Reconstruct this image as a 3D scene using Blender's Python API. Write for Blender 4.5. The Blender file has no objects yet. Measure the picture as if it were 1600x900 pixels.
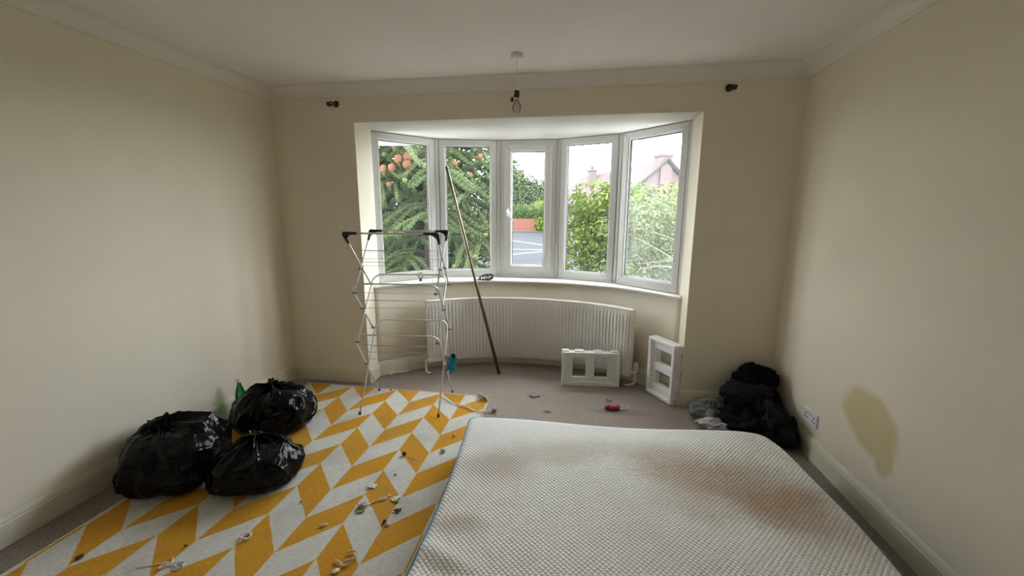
import bpy, math, random
import numpy as np
from mathutils import Vector, Matrix, noise

scene = bpy.context.scene
COL = scene.collection
PI = math.pi

# ------------------------------------------------------------------ camera
CAM = Vector((2.5517, 0.0, 1.5103))
yaw, pitch, roll, FPX = 0.1583, 0.1809, 0.0048, 634.46
fw = Vector((-math.sin(yaw)*math.cos(pitch), math.cos(yaw)*math.cos(pitch), -math.sin(pitch)))
rt = Vector((math.cos(yaw), math.sin(yaw), 0)); up = rt.cross(fw)
rt2 = math.cos(roll)*rt + math.sin(roll)*up
up2 = -math.sin(roll)*rt + math.cos(roll)*up
cd = bpy.data.cameras.new('camera'); cam = bpy.data.objects.new('camera', cd); COL.objects.link(cam)
cd.sensor_width = 36.0; cd.lens = FPX/1600*36.0; cd.clip_start = .02; cd.clip_end = 500
m = Matrix((rt2, up2, -fw)).transposed().to_4x4(); m.translation = CAM
cam.matrix_world = m
scene.camera = cam

# ------------------------------------------------------------------ sky, exposure
SKY = 7.5
w = bpy.data.worlds.new('overcast_sky'); scene.world = w; w.use_nodes = True
wn, wl = w.node_tree.nodes, w.node_tree.links
bg = wn['Background']; tc = wn.new('ShaderNodeTexCoord'); mp = wn.new('ShaderNodeMapping')
mp.inputs['Scale'].default_value = (1, 1, 2.6)
nz = wn.new('ShaderNodeTexNoise'); nz.inputs['Scale'].default_value = 2.2; nz.inputs['Detail'].default_value = 5
rp = wn.new('ShaderNodeValToRGB')
rp.color_ramp.elements[0].position = .40; rp.color_ramp.elements[0].color = (.78, .85, .93, 1)
rp.color_ramp.elements[1].position = .62; rp.color_ramp.elements[1].color = (1, .965, .945, 1)
wl.new(tc.outputs['Generated'], mp.inputs[0]); wl.new(mp.outputs[0], nz.inputs[0])
wl.new(nz.outputs[0], rp.inputs[0]); wl.new(rp.outputs[0], bg.inputs[0])
bg.inputs[1].default_value = SKY
vs = scene.view_settings
vs.view_transform = 'Standard'; vs.look = 'None'; vs.gamma = 1.0; vs.exposure = 1.53
try: vs.use_curve_mapping = False
except Exception: pass
try:
    scene.cycles.max_bounces = 14; scene.cycles.diffuse_bounces = 8; scene.cycles.transparent_max_bounces = 24
    scene.cycles.glossy_bounces = 4; scene.cycles.transmission_bounces = 8
except Exception: pass
# sampling portal in the bay opening (emits nothing, only guides the daylight)
pl = bpy.data.lights.new('bay_portal', 'AREA'); pl.shape = 'RECTANGLE'; pl.size = 2.70; pl.size_y = 1.46
po = bpy.data.objects.new('bay_portal', pl); COL.objects.link(po)
po.location = (2.07, 3.46, 1.53); po.rotation_euler = (-PI/2, 0, 0)
pl.cycles.is_portal = True

# ------------------------------------------------------------------ helpers
ORG = {}
def link(o, parent=None, org=None):
    COL.objects.link(o)
    if parent is not None: o.parent = parent
    return o
def tag(o, label=None, cat=None, group=None, kind=None):
    if label: o['label'] = label
    if cat: o['category'] = cat
    if group: o['group'] = group
    if kind: o['kind'] = kind
    return o
def thing(name, loc, label=None, cat=None, group=None, kind=None, rz=0.0):
    o = bpy.data.objects.new(name, None); COL.objects.link(o); o.empty_display_size = .05
    o.location = loc; o.rotation_euler = (0, 0, rz)
    ORG[o] = Matrix.Translation(loc) @ Matrix.Rotation(rz, 4, 'Z')
    return tag(o, label, cat, group, kind)

class MB:
    """collects shapes and builds ONE mesh object"""
    def __init__(s): s.v = []; s.f = []; s.sm = []
    def add(s, vs, fs, smooth=False, M=None):
        b = len(s.v)
        s.v += [tuple(M @ Vector(p)) if M else tuple(p) for p in vs]
        s.f += [tuple(b+i for i in f) for f in fs]; s.sm += [smooth]*len(fs)
        return s
    def box(s, a, b, M=None):
        (x0, y0, z0), (x1, y1, z1) = a, b
        return s.add([(x0,y0,z0),(x1,y0,z0),(x1,y1,z0),(x0,y1,z0),(x0,y0,z1),(x1,y0,z1),(x1,y1,z1),(x0,y1,z1)],
                     [(0,3,2,1),(4,5,6,7),(0,1,5,4),(1,2,6,5),(2,3,7,6),(3,0,4,7)], False, M)
    def tube(s, pts, r, n=8, caps=True, M=None, closed=False, flat=1.0):
        pts = [Vector(p) for p in pts]; N = len(pts); vs = []; fs = []
        prev = None
        for i, p in enumerate(pts):
            if closed: t = pts[(i+1) % N]-pts[i-1]
            else: t = pts[min(i+1, N-1)]-pts[max(i-1, 0)]
            t.normalize()
            if prev is None:
                a = Vector((0,0,1)) if abs(t.z) < .9 else Vector((1,0,0))
                u = t.cross(a).normalized()
            else:
                u = (prev - t*prev.dot(t)).normalized()
            prev = u; v = t.cross(u)
            rr = r[i] if isinstance(r, (list, tuple)) else r
            for k in range(n):
                c = 2*PI*k/n
                vs.append(p+u*math.cos(c)*rr+v*math.sin(c)*rr*flat)
        R = N if closed else N-1
        for i in range(R):
            for k in range(n):
                a = i*n+k; b = i*n+(k+1) % n; j = ((i+1) % N)*n
                fs.append((a, b, j+(k+1) % n, j+k))
        s.add(vs, fs, True, M)
        if caps and not closed:
            b = len(s.v)-len(vs)
            s.f += [tuple(b+k for k in range(n))[::-1], tuple(b+(N-1)*n+k for k in range(n))]; s.sm += [False, False]
        return s
    def lathe(s, prof, n=24, M=None, smooth=True):
        vs = []; fs = []
        for r, z in prof:
            for k in range(n): vs.append((r*math.cos(2*PI*k/n), r*math.sin(2*PI*k/n), z))
        for i in range(len(prof)-1):
            for k in range(n):
                fs.append((i*n+k, i*n+(k+1) % n, (i+1)*n+(k+1) % n, (i+1)*n+k))
        fs.append(tuple(range(n))[::-1]); fs.append(tuple((len(prof)-1)*n+k for k in range(n)))
        return s.add(vs, fs, smooth, M)
    def sweep(s, path, prof, smooth=False, closed_prof=True):
        """path: plan polyline (x,y); prof: (n,z) with n towards the left of travel"""
        P = [Vector((p[0], p[1])) for p in path]; N = len(P); vs = []; fs = []; k = len(prof)
        for i in range(N):
            d0 = (P[i]-P[i-1]).normalized() if i > 0 else None
            d1 = (P[i+1]-P[i]).normalized() if i < N-1 else None
            if d0 is None: d0 = d1
            if d1 is None: d1 = d0
            n0 = Vector((-d0.y, d0.x)); n1 = Vector((-d1.y, d1.x))
            b = (n0+n1).normalized(); b = b/max(.3, b.dot(n0))
            for n_, z in prof: vs.append((P[i].x+b.x*n_, P[i].y+b.y*n_, z))
        K = k if closed_prof else k-1
        for i in range(N-1):
            for j in range(K):
                a = i*k+j; c = i*k+(j+1) % k
                fs.append((a, a+k, c+k, c))
        if closed_prof:
            fs.append(tuple(range(k))); fs.append(tuple((N-1)*k+j for j in range(k))[::-1])
        return s.add(vs, fs, smooth)
    def grid(s, nu, nv, fn, smooth=True, M=None):
        vs = [fn(i/nu, j/nv) for j in range(nv+1) for i in range(nu+1)]
        fs = [(j*(nu+1)+i, j*(nu+1)+i+1, (j+1)*(nu+1)+i+1, (j+1)*(nu+1)+i) for j in range(nv) for i in range(nu)]
        return s.add(vs, fs, smooth, M)
    def build(s, name, mat, parent=None, org=None, bevel=0, seg=2, local=False, auto=None):
        me = bpy.data.meshes.new(name)
        M = None
        if parent is not None and not local:
            q = parent
            while q.parent is not None: q = q.parent
            if q in ORG: M = ORG[q].inverted()
        elif org is not None: M = Matrix.Translation(-Vector(org))
        v = [tuple(M @ Vector(p)) for p in s.v] if M else s.v
        me.from_pydata(v, [], s.f); me.update()
        me.polygons.foreach_set('use_smooth', s.sm)
        o = bpy.data.objects.new(name, me); COL.objects.link(o)
        if parent is not None: o.parent = parent
        elif org is not None: o.location = org
        if mat is not None:
            me.materials.append(mat)
        if bevel:
            b = o.modifiers.new('bevel', 'BEVEL'); b.width = bevel; b.segments = seg; b.limit_method = 'ANGLE'; b.angle_limit = .7
            b.harden_normals = False
        return o
def rot_to(p, d, up_hint=(0,0,1)):
    """matrix placing local +Z along d at p"""
    d = Vector(d).normalized(); q = d.to_track_quat('Z', 'Y')
    return Matrix.Translation(p) @ q.to_matrix().to_4x4()

# ------------------------------------------------------------------ materials
class NT:
    def __init__(s, name):
        s.m = bpy.data.materials.new(name); s.m.use_nodes = True
        s.t = s.m.node_tree; s.p = s.t.nodes['Principled BSDF']; s.out = s.t.nodes['Material Output']
        s._o = None
    def n(s, ty, **kw):
        nd = s.t.nodes.new(ty)
        for k, v in kw.items(): setattr(nd, k, v)
        return nd
    def l(s, a, b): s.t.links.new(a, b)
    def obj(s):
        if s._o is None: s._o = s.n('ShaderNodeTexCoord').outputs['Object']
        return s._o
    def math(s, op, a, b=None, c=None):
        nd = s.n('ShaderNodeMath', operation=op)
        for i, x in enumerate((a, b, c)):
            if x is None: continue
            if isinstance(x, (int, float)): nd.inputs[i].default_value = x
            else: s.l(x, nd.inputs[i])
        return nd.outputs[0]
    def noise(s, scale, detail=3, rough=.55, vec=None, dist=0):
        nd = s.n('ShaderNodeTexNoise'); nd.inputs['Scale'].default_value = scale
        nd.inputs['Detail'].default_value = detail; nd.inputs['Roughness'].default_value = rough
        nd.inputs['Distortion'].default_value = dist
        s.l(vec if vec is not None else s.obj(), nd.inputs['Vector']); return nd.outputs[0]
    def ramp(s, fac, stops):
        nd = s.n('ShaderNodeValToRGB'); e = nd.color_ramp.elements
        while len(e) < len(stops): e.new(.5)
        for el, (p, c) in zip(e, stops):
            el.position = p; el.color = (c, c, c, 1) if isinstance(c, (int, float)) else (*c, 1)
        s.l(fac, nd.inputs[0]); return nd.outputs[0]
    def mix(s, fac, a, b, blend='MIX'):
        nd = s.n('ShaderNodeMix', data_type='RGBA', blend_type=blend)
        for i, x in ((0, fac), (6, a), (7, b)):
            if isinstance(x, (int, float)): nd.inputs[i].default_value = x
            elif isinstance(x, tuple): nd.inputs[i].default_value = (*x, 1)
            else: s.l(x, nd.inputs[i])
        return nd.outputs[2]
    def sep(s, vec=None):
        nd = s.n('ShaderNodeSeparateXYZ'); s.l(vec if vec is not None else s.obj(), nd.inputs[0]); return nd.outputs
    def bump(s, h, strength=.3, dist=.01):
        nd = s.n('ShaderNodeBump'); nd.inputs['Strength'].default_value = strength; nd.inputs['Distance'].default_value = dist
        s.l(h, nd.inputs['Height']); s.l(nd.outputs[0], s.p.inputs['Normal'])
    def base(s, c):
        if isinstance(c, tuple): s.p.inputs['Base Color'].default_value = (*c, 1)
        else: s.l(c, s.p.inputs['Base Color'])
    def set(s, rough=.6, spec=.5, metal=0, **kw):
        s.p.inputs['Roughness'].default_value = rough
        s.p.inputs['Specular IOR Level'].default_value = spec
        s.p.inputs['Metallic'].default_value = metal
        for k, v in kw.items(): s.p.inputs[k].default_value = v
    def blob(s, ax, ay, cx, cy, sx, sy, rot=0, wob=None, soft=.35):
        """soft elliptical mask, 1 inside"""
        dx = s.math('SUBTRACT', ax, cx); dy = s.math('SUBTRACT', ay, cy)
        c, sn = math.cos(rot), math.sin(rot)
        u = s.math('ADD', s.math('MULTIPLY', dx, c/sx), s.math('MULTIPLY', dy, sn/sx))
        v = s.math('ADD', s.math('MULTIPLY', dx, -sn/sy), s.math('MULTIPLY', dy, c/sy))
        r = s.math('SQRT', s.math('ADD', s.math('MULTIPLY', u, u), s.math('MULTIPLY', v, v)))
        if wob is not None: r = s.math('ADD', r, wob)
        nd = s.n('ShaderNodeMapRange', interpolation_type='SMOOTHSTEP')
        s.l(r, nd.inputs[0]); nd.inputs[1].default_value = 1-soft; nd.inputs[2].default_value = 1+soft
        nd.inputs[3].default_value = 1; nd.inputs[4].default_value = 0
        return nd.outputs[0]

def simple(name, col, rough=.6, spec=.4, metal=0, var=.06, vscale=8, bump=0, bscale=80, **kw):
    t = NT(name); t.set(rough, spec, metal, **kw)
    nzv = t.noise(vscale, 3)
    t.base(t.mix(nzv, tuple(c*(1-var) for c in col), tuple(min(1, c*(1+var)) for c in col)))
    if bump: t.bump(t.noise(bscale, 3), bump, .004)
    return t.m

M = {}
WALLC = (.79, .728, .610)
def wall_mat(name, extra=None):
    t = NT(name); t.set(.75, .25)
    c = t.mix(t.noise(3.5, 4), tuple(x*.95 for x in WALLC), tuple(min(1, x*1.04) for x in WALLC))
    if extra: c = extra(t, c)
    t.base(c); t.bump(t.noise(90, 4), .12, .004); return t.m
M['wall'] = wall_mat('cream_wall_paint')
def right_marks(t, c):
    x, y, z = t.sep()
    wob = t.math('MULTIPLY', t.math('SUBTRACT', t.noise(6, 4), .5), .55)
    a = t.blob(y, z, 2.185, .475, .205, .150, .32, wob, .18)
    b = t.blob(y, z, 2.045, .345, .055, .085, .2, wob, .25)
    mk = t.math('MAXIMUM', a, b)
    inner = t.noise(7, 3)
    c = t.mix(t.math('MULTIPLY', mk, t.math('ADD', .55, t.math('MULTIPLY', inner, .55))), c, (.60, .485, .27))
    sm = t.math('MULTIPLY', t.blob(y, z, 2.35, .12, 1.4, .16, 0, t.math('MULTIPLY', t.noise(9, 5), 1.6), .8), .8)
    return t.mix(t.math('MULTIPLY', sm, .35), c, (.30, .28, .24))
M['wall_right'] = wall_mat('cream_wall_paint_stained', right_marks)
M['wall_left'] = wall_mat('cream_wall_paint_left')
M['ceiling'] = simple('white_ceiling_paint', (.84, .81, .785), .85, .2, var=.03, vscale=5, bump=.25, bscale=60)
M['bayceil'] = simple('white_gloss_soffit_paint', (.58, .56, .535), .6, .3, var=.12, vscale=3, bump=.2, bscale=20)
def base_mat():
    t = NT('cream_skirting_gloss'); t.set(.42, .4)
    dirt = t.ramp(t.noise(5, 6, .65), [(.50, 0.0), (.72, 1.0)])
    t.base(t.mix(t.math('MULTIPLY', dirt, .35), (.73, .69, .57), (.42, .37, .28))); t.bump(t.noise(40, 3), .12, .003); return t.m
M['base'] = base_mat()
M['cornice'] = simple('white_coving_paint', (.80, .77, .73), .7, .3, var=.04, vscale=6, bump=.1)
def carpet():
    t = NT('taupe_twist_carpet'); t.set(.95, .1)
    sp = t.noise(95, 4, .8); big = t.noise(2.2, 4)
    c = t.ramp(sp, [(.30, (.22, .175, .155)), (.50, (.43, .365, .33)), (.70, (.64, .575, .53))])
    c = t.mix(t.math('MULTIPLY', t.ramp(big, [(.35, 0.0), (.7, 1.0)]), .25), c, (.24, .19, .155))
    x, y, z = t.sep()
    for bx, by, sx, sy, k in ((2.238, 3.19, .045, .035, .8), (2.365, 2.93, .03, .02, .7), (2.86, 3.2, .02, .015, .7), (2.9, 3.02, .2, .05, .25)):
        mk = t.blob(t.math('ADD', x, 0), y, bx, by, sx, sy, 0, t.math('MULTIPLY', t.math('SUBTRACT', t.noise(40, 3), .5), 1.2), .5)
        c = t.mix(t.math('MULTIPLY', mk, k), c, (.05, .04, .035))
    t.base(c); t.bump(t.noise(230, 4, .7), .9, .012); return t.m
M['carpet'] = carpet()
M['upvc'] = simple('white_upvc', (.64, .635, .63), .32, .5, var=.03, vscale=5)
M['upvc_bead'] = simple('white_upvc_bead', (.74, .74, .75), .28, .5, var=.02)
M['gasket'] = simple('black_rubber_gasket', (.012, .012, .012), .6, .3)
M['sill'] = simple('white_gloss_sill', (.82, .81, .78), .3, .5, var=.06, vscale=9)
M['chrome'] = simple('brushed_chrome', (.72, .72, .73), .25, .5, 1.0, var=.03)
def glass(name, haze):
    t = NT(name); nt = t.t
    tr = t.n('ShaderNodeBsdfTransparent'); tr.inputs[0].default_value = (.93, .95, .94, 1)
    gl = t.n('ShaderNodeBsdfGlossy'); gl.inputs[0].default_value = (1, 1, 1, 1); gl.inputs[1].default_value = .02
    m1 = t.n('ShaderNodeMixShader'); m1.inputs[0].default_value = .035
    t.l(tr.outputs[0], m1.inputs[1]); t.l(gl.outputs[0], m1.inputs[2])
    df = t.n('ShaderNodeBsdfTranslucent'); df.inputs[0].default_value = (.9, .93, .95, 1)
    m2 = t.n('ShaderNodeMixShader')
    s = t.ramp(t.noise(3.5, 4), [(.3, haze*.4), (.7, haze)])
    t.l(s, m2.inputs[0]); t.l(m1.outputs[0], m2.inputs[1]); t.l(df.outputs[0], m2.inputs[2])
    t.l(m2.outputs[0], t.out.inputs[0]); return t.m
M['glass'] = glass('window_glass', .004)
M['glass_misted'] = glass('window_glass_misted', .022)
def rug_mat():
    t = NT('yellow_and_white_woven_rug'); t.set(.95, .08)
    x, y, z = t.sep()                         # local: x from first column, y down from the far edge (negative)
    wob = t.math('MULTIPLY', t.math('SUBTRACT', t.noise(55, 2), .5), .006)
    x = t.math('ADD', x, wob); y = t.math('ADD', y, wob)
    u = t.math('DIVIDE', x, .2045); i = t.math('FLOOR', u); fr = t.math('SUBTRACT', u, i)
    odd = t.math('ABSOLUTE', t.math('MODULO', i, 2))
    fx = t.math('ADD', t.math('MULTIPLY', fr, t.math('SUBTRACT', 1, odd)), t.math('MULTIPLY', t.math('SUBTRACT', 1, fr), odd))
    s = t.math('SUBTRACT', t.math('MULTIPLY', y, -1/.2135), fx)
    k = t.math('FLOOR', s)
    par = t.math('ABSOLUTE', t.math('MODULO', t.math('ADD', i, k), 2))
    # thin pale outlines between the blocks
    ks = t.math('SUBTRACT', s, k)
    e1 = t.math('MINIMUM', ks, t.math('SUBTRACT', 1, ks)); e2 = t.math('MINIMUM', fr, t.math('SUBTRACT', 1, fr))
    ed = t.math('LESS_THAN', t.math('MINIMUM', e1, e2), .012)
    st = t.n('ShaderNodeMapping'); st.inputs['Scale'].default_value = (30, 260, 1); t.l(t.obj(), st.inputs[0])
    weave = t.noise(1.0, 3, .6, st.outputs[0])
    yel = t.ramp(weave, [(.25, (.44, .205, .020)), (.55, (.60, .305, .036)), (.8, (.70, .39, .07))])
    wht = t.ramp(weave, [(.25, (.40, .39, .36)), (.5, (.62, .61, .575)), (.8, (.73, .72, .68))])
    c = t.mix(par, wht, yel)
    c = t.mix(t.math('MULTIPLY', ed, .45), c, (.64, .55, .36))
    d1 = t.ramp(t.noise(2.6, 6, .62), [(.50, 0.0), (.78, 1.0)])
    c = t.mix(t.math('MULTIPLY', d1, .45), c, (.22, .165, .10))
    d2 = t.ramp(t.noise(24, 3, .6), [(.68, 0.0), (.76, 1.0)])
    c = t.mix(t.math('MULTIPLY', d2, .35), c, (.16, .12, .09))
    t.base(c); t.bump(weave, .35, .003); return t.m
M['rug'] = rug_mat()
M['rug_edge'] = simple('cream_rug_binding', (.66, .60, .46), .95, .1, bump=.4, bscale=300)
M['rug_back'] = simple('tan_rug_backing', (.30, .25, .18), .95, .1, bump=.4, bscale=300)
def mattress_mat():
    t = NT('white_knitted_mattress_cover'); t.set(.9, .12)
    x, y, z = t.sep()
    q = 2*PI/.0225
    a = t.math('SINE', t.math('MULTIPLY', t.math('ADD', x, y), q*.5)); b = t.math('SINE', t.math('MULTIPLY', t.math('SUBTRACT', x, y), q*.5))
    h = t.math('ABSOLUTE', t.math('MULTIPLY', a, b))
    groove = t.ramp(h, [(.0, 1.0), (.42, 0.0)])
    c = t.mix(t.math('MULTIPLY', groove, .60), (.87, .865, .85), (.58, .575, .57))
    wob = t.math('MULTIPLY', t.math('SUBTRACT', t.noise(3.4, 4), .5), 1.1)
    def st(c, cx, cy, sx, sy, rot, k, col): return t.mix(t.math('MULTIPLY', t.blob(x, y, cx, cy, sx, sy, rot, wob, .6), k), c, col)
    br = (.34, .21, .11)
    c = st(c, 1.36, -.47, .42, .17, -.25, .66, br)
    c = st(c, 1.60, -.70, .24, .17, -.5, .66, br)
    c = st(c, 1.30, -.68, .25, .12, 0, .34, br)
    c = st(c, .24, -.50, .16, .12, 0, .42, br)
    c = st(c, .14, -.90, .11, .06, .2, .45, br)
    c = st(c, .50, -.36, .30, .10, .1, .34, (.40, .31, .18))
    c = st(c, 1.0, -.25, .5, .08, 0, .24, (.42, .33, .20))
    ring = t.math('SUBTRACT', t.blob(x, y, .79, -.20, .045, .04, 0, None, .15), t.blob(x, y, .79, -.20, .036, .031, 0, None, .15))
    c = t.mix(t.math('MULTIPLY', ring, .14), c, br)
    c = t.mix(t.math('MULTIPLY', t.ramp(t.noise(5, 5), [(.5, 0.0), (.75, 1.0)]), .12), c, (.45, .36, .22))
    t.base(c); t.bump(h, .55, .006); return t.m
M['mattress'] = mattress_mat()
M['mattress_side'] = simple('charcoal_mattress_border', (.055, .062, .075), .95, .1, var=.3, vscale=300, bump=.5, bscale=300)
M['piping'] = simple('blue_mattress_piping', (.045, .24, .42), .7, .3)
def bin_mat():
    t = NT('black_bin_liner_plastic'); t.set(.12, .18)
    t.base(t.mix(t.noise(6, 2), (.003, .003, .0035), (.006, .006, .007)))
    v = t.n('ShaderNodeTexVoronoi', feature='DISTANCE_TO_EDGE'); v.inputs['Scale'].default_value = 11
    mpn = t.n('ShaderNodeMix', data_type='VECTOR'); mpn.inputs[0].default_value = .12
    nn = t.n('ShaderNodeTexNoise'); nn.inputs['Scale'].default_value = 6; t.l(t.obj(), nn.inputs[0])
    t.l(t.obj(), mpn.inputs[4]); t.l(nn.outputs['Color'], mpn.inputs[5]); t.l(mpn.outputs[1], v.inputs['Vector'])
    h = t.math('ADD', t.math('MULTIPLY', t.math('MINIMUM', v.outputs['Distance'], .25), 1.6), t.math('MULTIPLY', t.noise(14, 4, .6), .9))
    t.bump(h, .22, .03); return t.m
M['bin'] = bin_mat()
M['foam'] = simple('white_polystyrene', (.86, .86, .86), .7, .3, var=.02, bump=.35, bscale=220)
M['rad'] = simple('cream_radiator_enamel', (.77, .745, .70), .35, .5, var=.03, vscale=4)
M['rad_dark'] = simple('grey_radiator_grille', (.42, .40, .37), .5, .4)
M['cream_plastic'] = simple('yellowed_cream_plastic', (.74, .66, .42), .4, .5)
M['white_plastic'] = simple('white_plastic', (.80, .80, .80), .35, .5, var=.02)
M['socket'] = simple('white_socket_plastic', (.74, .76, .82), .35, .5, var=.02)
M['black_plastic'] = simple('black_plastic', (.012, .012, .013), .42, .5)
M['dark_hole'] = simple('dark_slot', (.02, .02, .022), .8, .2)
M['steel'] = simple('white_coated_steel_tube', (.72, .73, .74), .3, .6, .35, var=.03)
M['wire'] = simple('grey_steel_wire', (.55, .55, .55), .35, .5, .6)
def pole_mat():
    t = NT('bronzed_metal_curtain_pole'); t.set(.35, .5, .85)
    t.base(t.mix(t.noise(20, 3), (.10, .078, .045), (.20, .16, .10))); return t.m
M['pole'] = pole_mat()
M['bronze'] = simple('dark_bronze_metal', (.055, .045, .032), .4, .5, .6)
M['bulb_glass'] = None
def clear_glass(name, col, rough=.02):
    t = NT(name)
    tr = t.n('ShaderNodeBsdfTransparent'); tr.inputs[0].default_value = (*col, 1)
    gl = t.n('ShaderNodeBsdfGlossy'); gl.inputs[1].default_value = rough
    lw = t.n('ShaderNodeLayerWeight'); lw.inputs[0].default_value = .35
    mx = t.n('ShaderNodeMixShader'); f = t.math('MULTIPLY', lw.outputs['Fresnel'], .9)
    t.l(f, mx.inputs[0]); t.l(tr.outputs[0], mx.inputs[1]); t.l(gl.outputs[0], mx.inputs[2])
    t.l(mx.outputs[0], t.out.inputs[0]); return t.m
M['bulb_glass'] = clear_glass('clear_bulb_glass', (.96, .93, .88))
M['green_pet'] = clear_glass('green_bottle_plastic', (.16, .62, .34))
M['clear_pet'] = clear_glass('clear_plastic', (.95, .95, .95))
M['filament'] = simple('copper_filament', (.65, .33, .18), .4, .5, .7)
M['pinkred'] = simple('pink_red_plastic', (.55, .03, .11), .25, .6, var=.15)
M['deepred'] = simple('deep_red_plastic', (.36, .015, .03), .25, .6)
M['label_white'] = simple('printed_white', (.80, .74, .76), .5, .3)
def cloth(name, col, var=.25, rough=.95):
    t = NT(name); t.set(rough, .08)
    t.base(t.mix(t.noise(9, 4), tuple(c*(1-var) for c in col), tuple(c*(1+var) for c in col)))
    t.bump(t.math('ADD', t.noise(400, 2), t.math('MULTIPLY', t.noise(30, 3), 2)), .25, .006); return t.m
M['cl_black'] = cloth('black_jersey_cloth', (.009, .009, .010))
M['cl_navy'] = cloth('navy_black_cloth', (.012, .013, .018))
M['cl_char'] = cloth('charcoal_cloth', (.022, .023, .025))
M['cl_grey'] = cloth('grey_green_cloth', (.20, .215, .21), .2)
M['cl_white'] = cloth('off_white_cloth', (.55, .54, .55), .15)
M['cl_blue'] = cloth('teal_blue_cloth', (.03, .30, .46), .2)
M['paper'] = simple('white_paper_scrap', (.80, .77, .72), .85, .2, var=.08, vscale=60)
M['crumb'] = simple('brown_crumb', (.10, .065, .035), .9, .2, var=.3, vscale=80)
M['ash'] = simple('grey_fluff', (.33, .31, .28), .95, .1, var=.3, vscale=80)
M['ribbon'] = simple('pale_pink_ribbon', (.72, .60, .52), .6, .3)
M['greenbit'] = simple('green_wrapper_scrap', (.42, .50, .10), .6, .3)
# outdoors
def leaf_mat(name, a, b, trans=.25):
    t = NT(name); t.set(.55, .10)
    g = t.n('ShaderNodeNewGeometry')
    c = t.mix(g.outputs['Random Per Island'], a, b)
    t.base(c)
    tl = t.n('ShaderNodeBsdfTranslucent'); t.l(c, tl.inputs[0])
    mx = t.n('ShaderNodeMixShader'); mx.inputs[0].default_value = trans
    t.l(t.p.outputs[0], mx.inputs[1]); t.l(tl.outputs[0], mx.inputs[2]); t.l(mx.outputs[0], t.out.inputs[0]); return t.m
M['laurel'] = leaf_mat('laurel_leaf_green', (.022, .050, .004), (.100, .135, .010))
M['shrub'] = leaf_mat('pale_shrub_leaf', (.035, .065, .020), (.110, .120, .050))
M['willow'] = leaf_mat('pale_willow_leaf', (.030, .048, .022), (.065, .085, .042))
M['hedge'] = leaf_mat('far_hedge_leaf', (.030, .058, .014), (.055, .09, .026))
M['golden'] = leaf_mat('golden_shrub_leaf', (.09, .11, .008), (.13, .14, .015))
M['dark_leaf'] = leaf_mat('dark_evergreen_leaf', (.006, .014, .006), (.016, .030, .013))
def puzzle_mat():
    t = NT('monkey_puzzle_scales'); t.set(.6, .08)
    g = t.n('ShaderNodeNewGeometry')
    c = t.mix(g.outputs['Random Per Island'], (.014, .027, .011), (.062, .083, .033))
    c = t.mix(t.noise(30, 2), c, (.050, .070, .027))
    v = t.n('ShaderNodeTexVoronoi'); v.inputs['Scale'].default_value = 45; t.l(t.obj(), v.inputs['Vector'])
    t.base(t.mix(t.math('MULTIPLY', v.outputs['Distance'], .5), c, (.072, .095, .042)))
    t.bump(v.outputs['Distance'], .8, .03); return t.m
M['puzzle'] = puzzle_mat()
M['puzzle_tip'] = simple('monkey_puzzle_new_growth', (.055, .080, .024), .6, .08, var=.3, vscale=30, bump=.6, bscale=60)
M['cone'] = simple('orange_brown_cone', (.105, .050, .032), .9, .03, var=.55, vscale=60, bump=.8, bscale=90)
M['bark'] = simple('grey_brown_bark', (.045, .033, .025), .9, .05, var=.4, vscale=12, bump=.8, bscale=18)
M['twig'] = simple('pale_twig_bark', (.13, .11, .085), .9, .05, var=.2)
M['tarmac'] = simple('grey_tarmac', (.024, .0255, .030), .95, .05, var=.2, vscale=1.5, bump=.3, bscale=60)
M['pave'] = simple('concrete_kerb', (.045, .043, .042), .95, .05, var=.15, vscale=4)
M['bounce_pale'] = simple('pale_bounce_ground', (.13, .125, .115), .95, .05, var=.12, vscale=3)  # pale tone for the added light-bouncing ground outside the bay
M['grass'] = simple('lawn_grass', (.03, .05, .012), .95, .05, var=.4, vscale=6, bump=.8, bscale=60)
M['roadpaint'] = simple('white_road_paint', (.085, .085, .085), .95, .05, var=.2, vscale=8)
def brick_mat(name, a, b, scale):
    t = NT(name); t.set(.9, .15)
    br = t.n('ShaderNodeTexBrick'); br.inputs['Color1'].default_value = (*a, 1); br.inputs['Color2'].default_value = (*b, 1)
    br.inputs['Mortar'].default_value = (.10, .085, .075, 1); br.inputs['Scale'].default_value = scale
    mpn = t.n('ShaderNodeMapping'); mpn.inputs['Rotation'].default_value = (PI/2, 0, 0)
    t.l(t.obj(), mpn.inputs[0]); t.l(mpn.outputs[0], br.inputs[0]); t.base(br.outputs[0]); return t.m
M['brick'] = brick_mat('orange_red_brick', (.125, .038, .022), (.10, .028, .016), 4.4)
M['render'] = simple('pale_pebbledash', (.10, .075, .075), .95, .05, bump=.5)
def roof_mat():
    t = NT('brown_clay_roof_tiles'); t.set(.95, .05)
    wv = t.n('ShaderNodeTexWave', wave_type='BANDS', bands_direction='Z'); wv.inputs['Scale'].default_value = 2.4
    t.l(t.obj(), wv.inputs[0])
    c = t.mix(t.noise(3, 4), (.055, .040, .045), (.075, .056, .060)); t.base(t.mix(t.math('MULTIPLY', wv.outputs[0], .3), c, (.04, .03, .032))); return t.m
M['roof'] = roof_mat()

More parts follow.
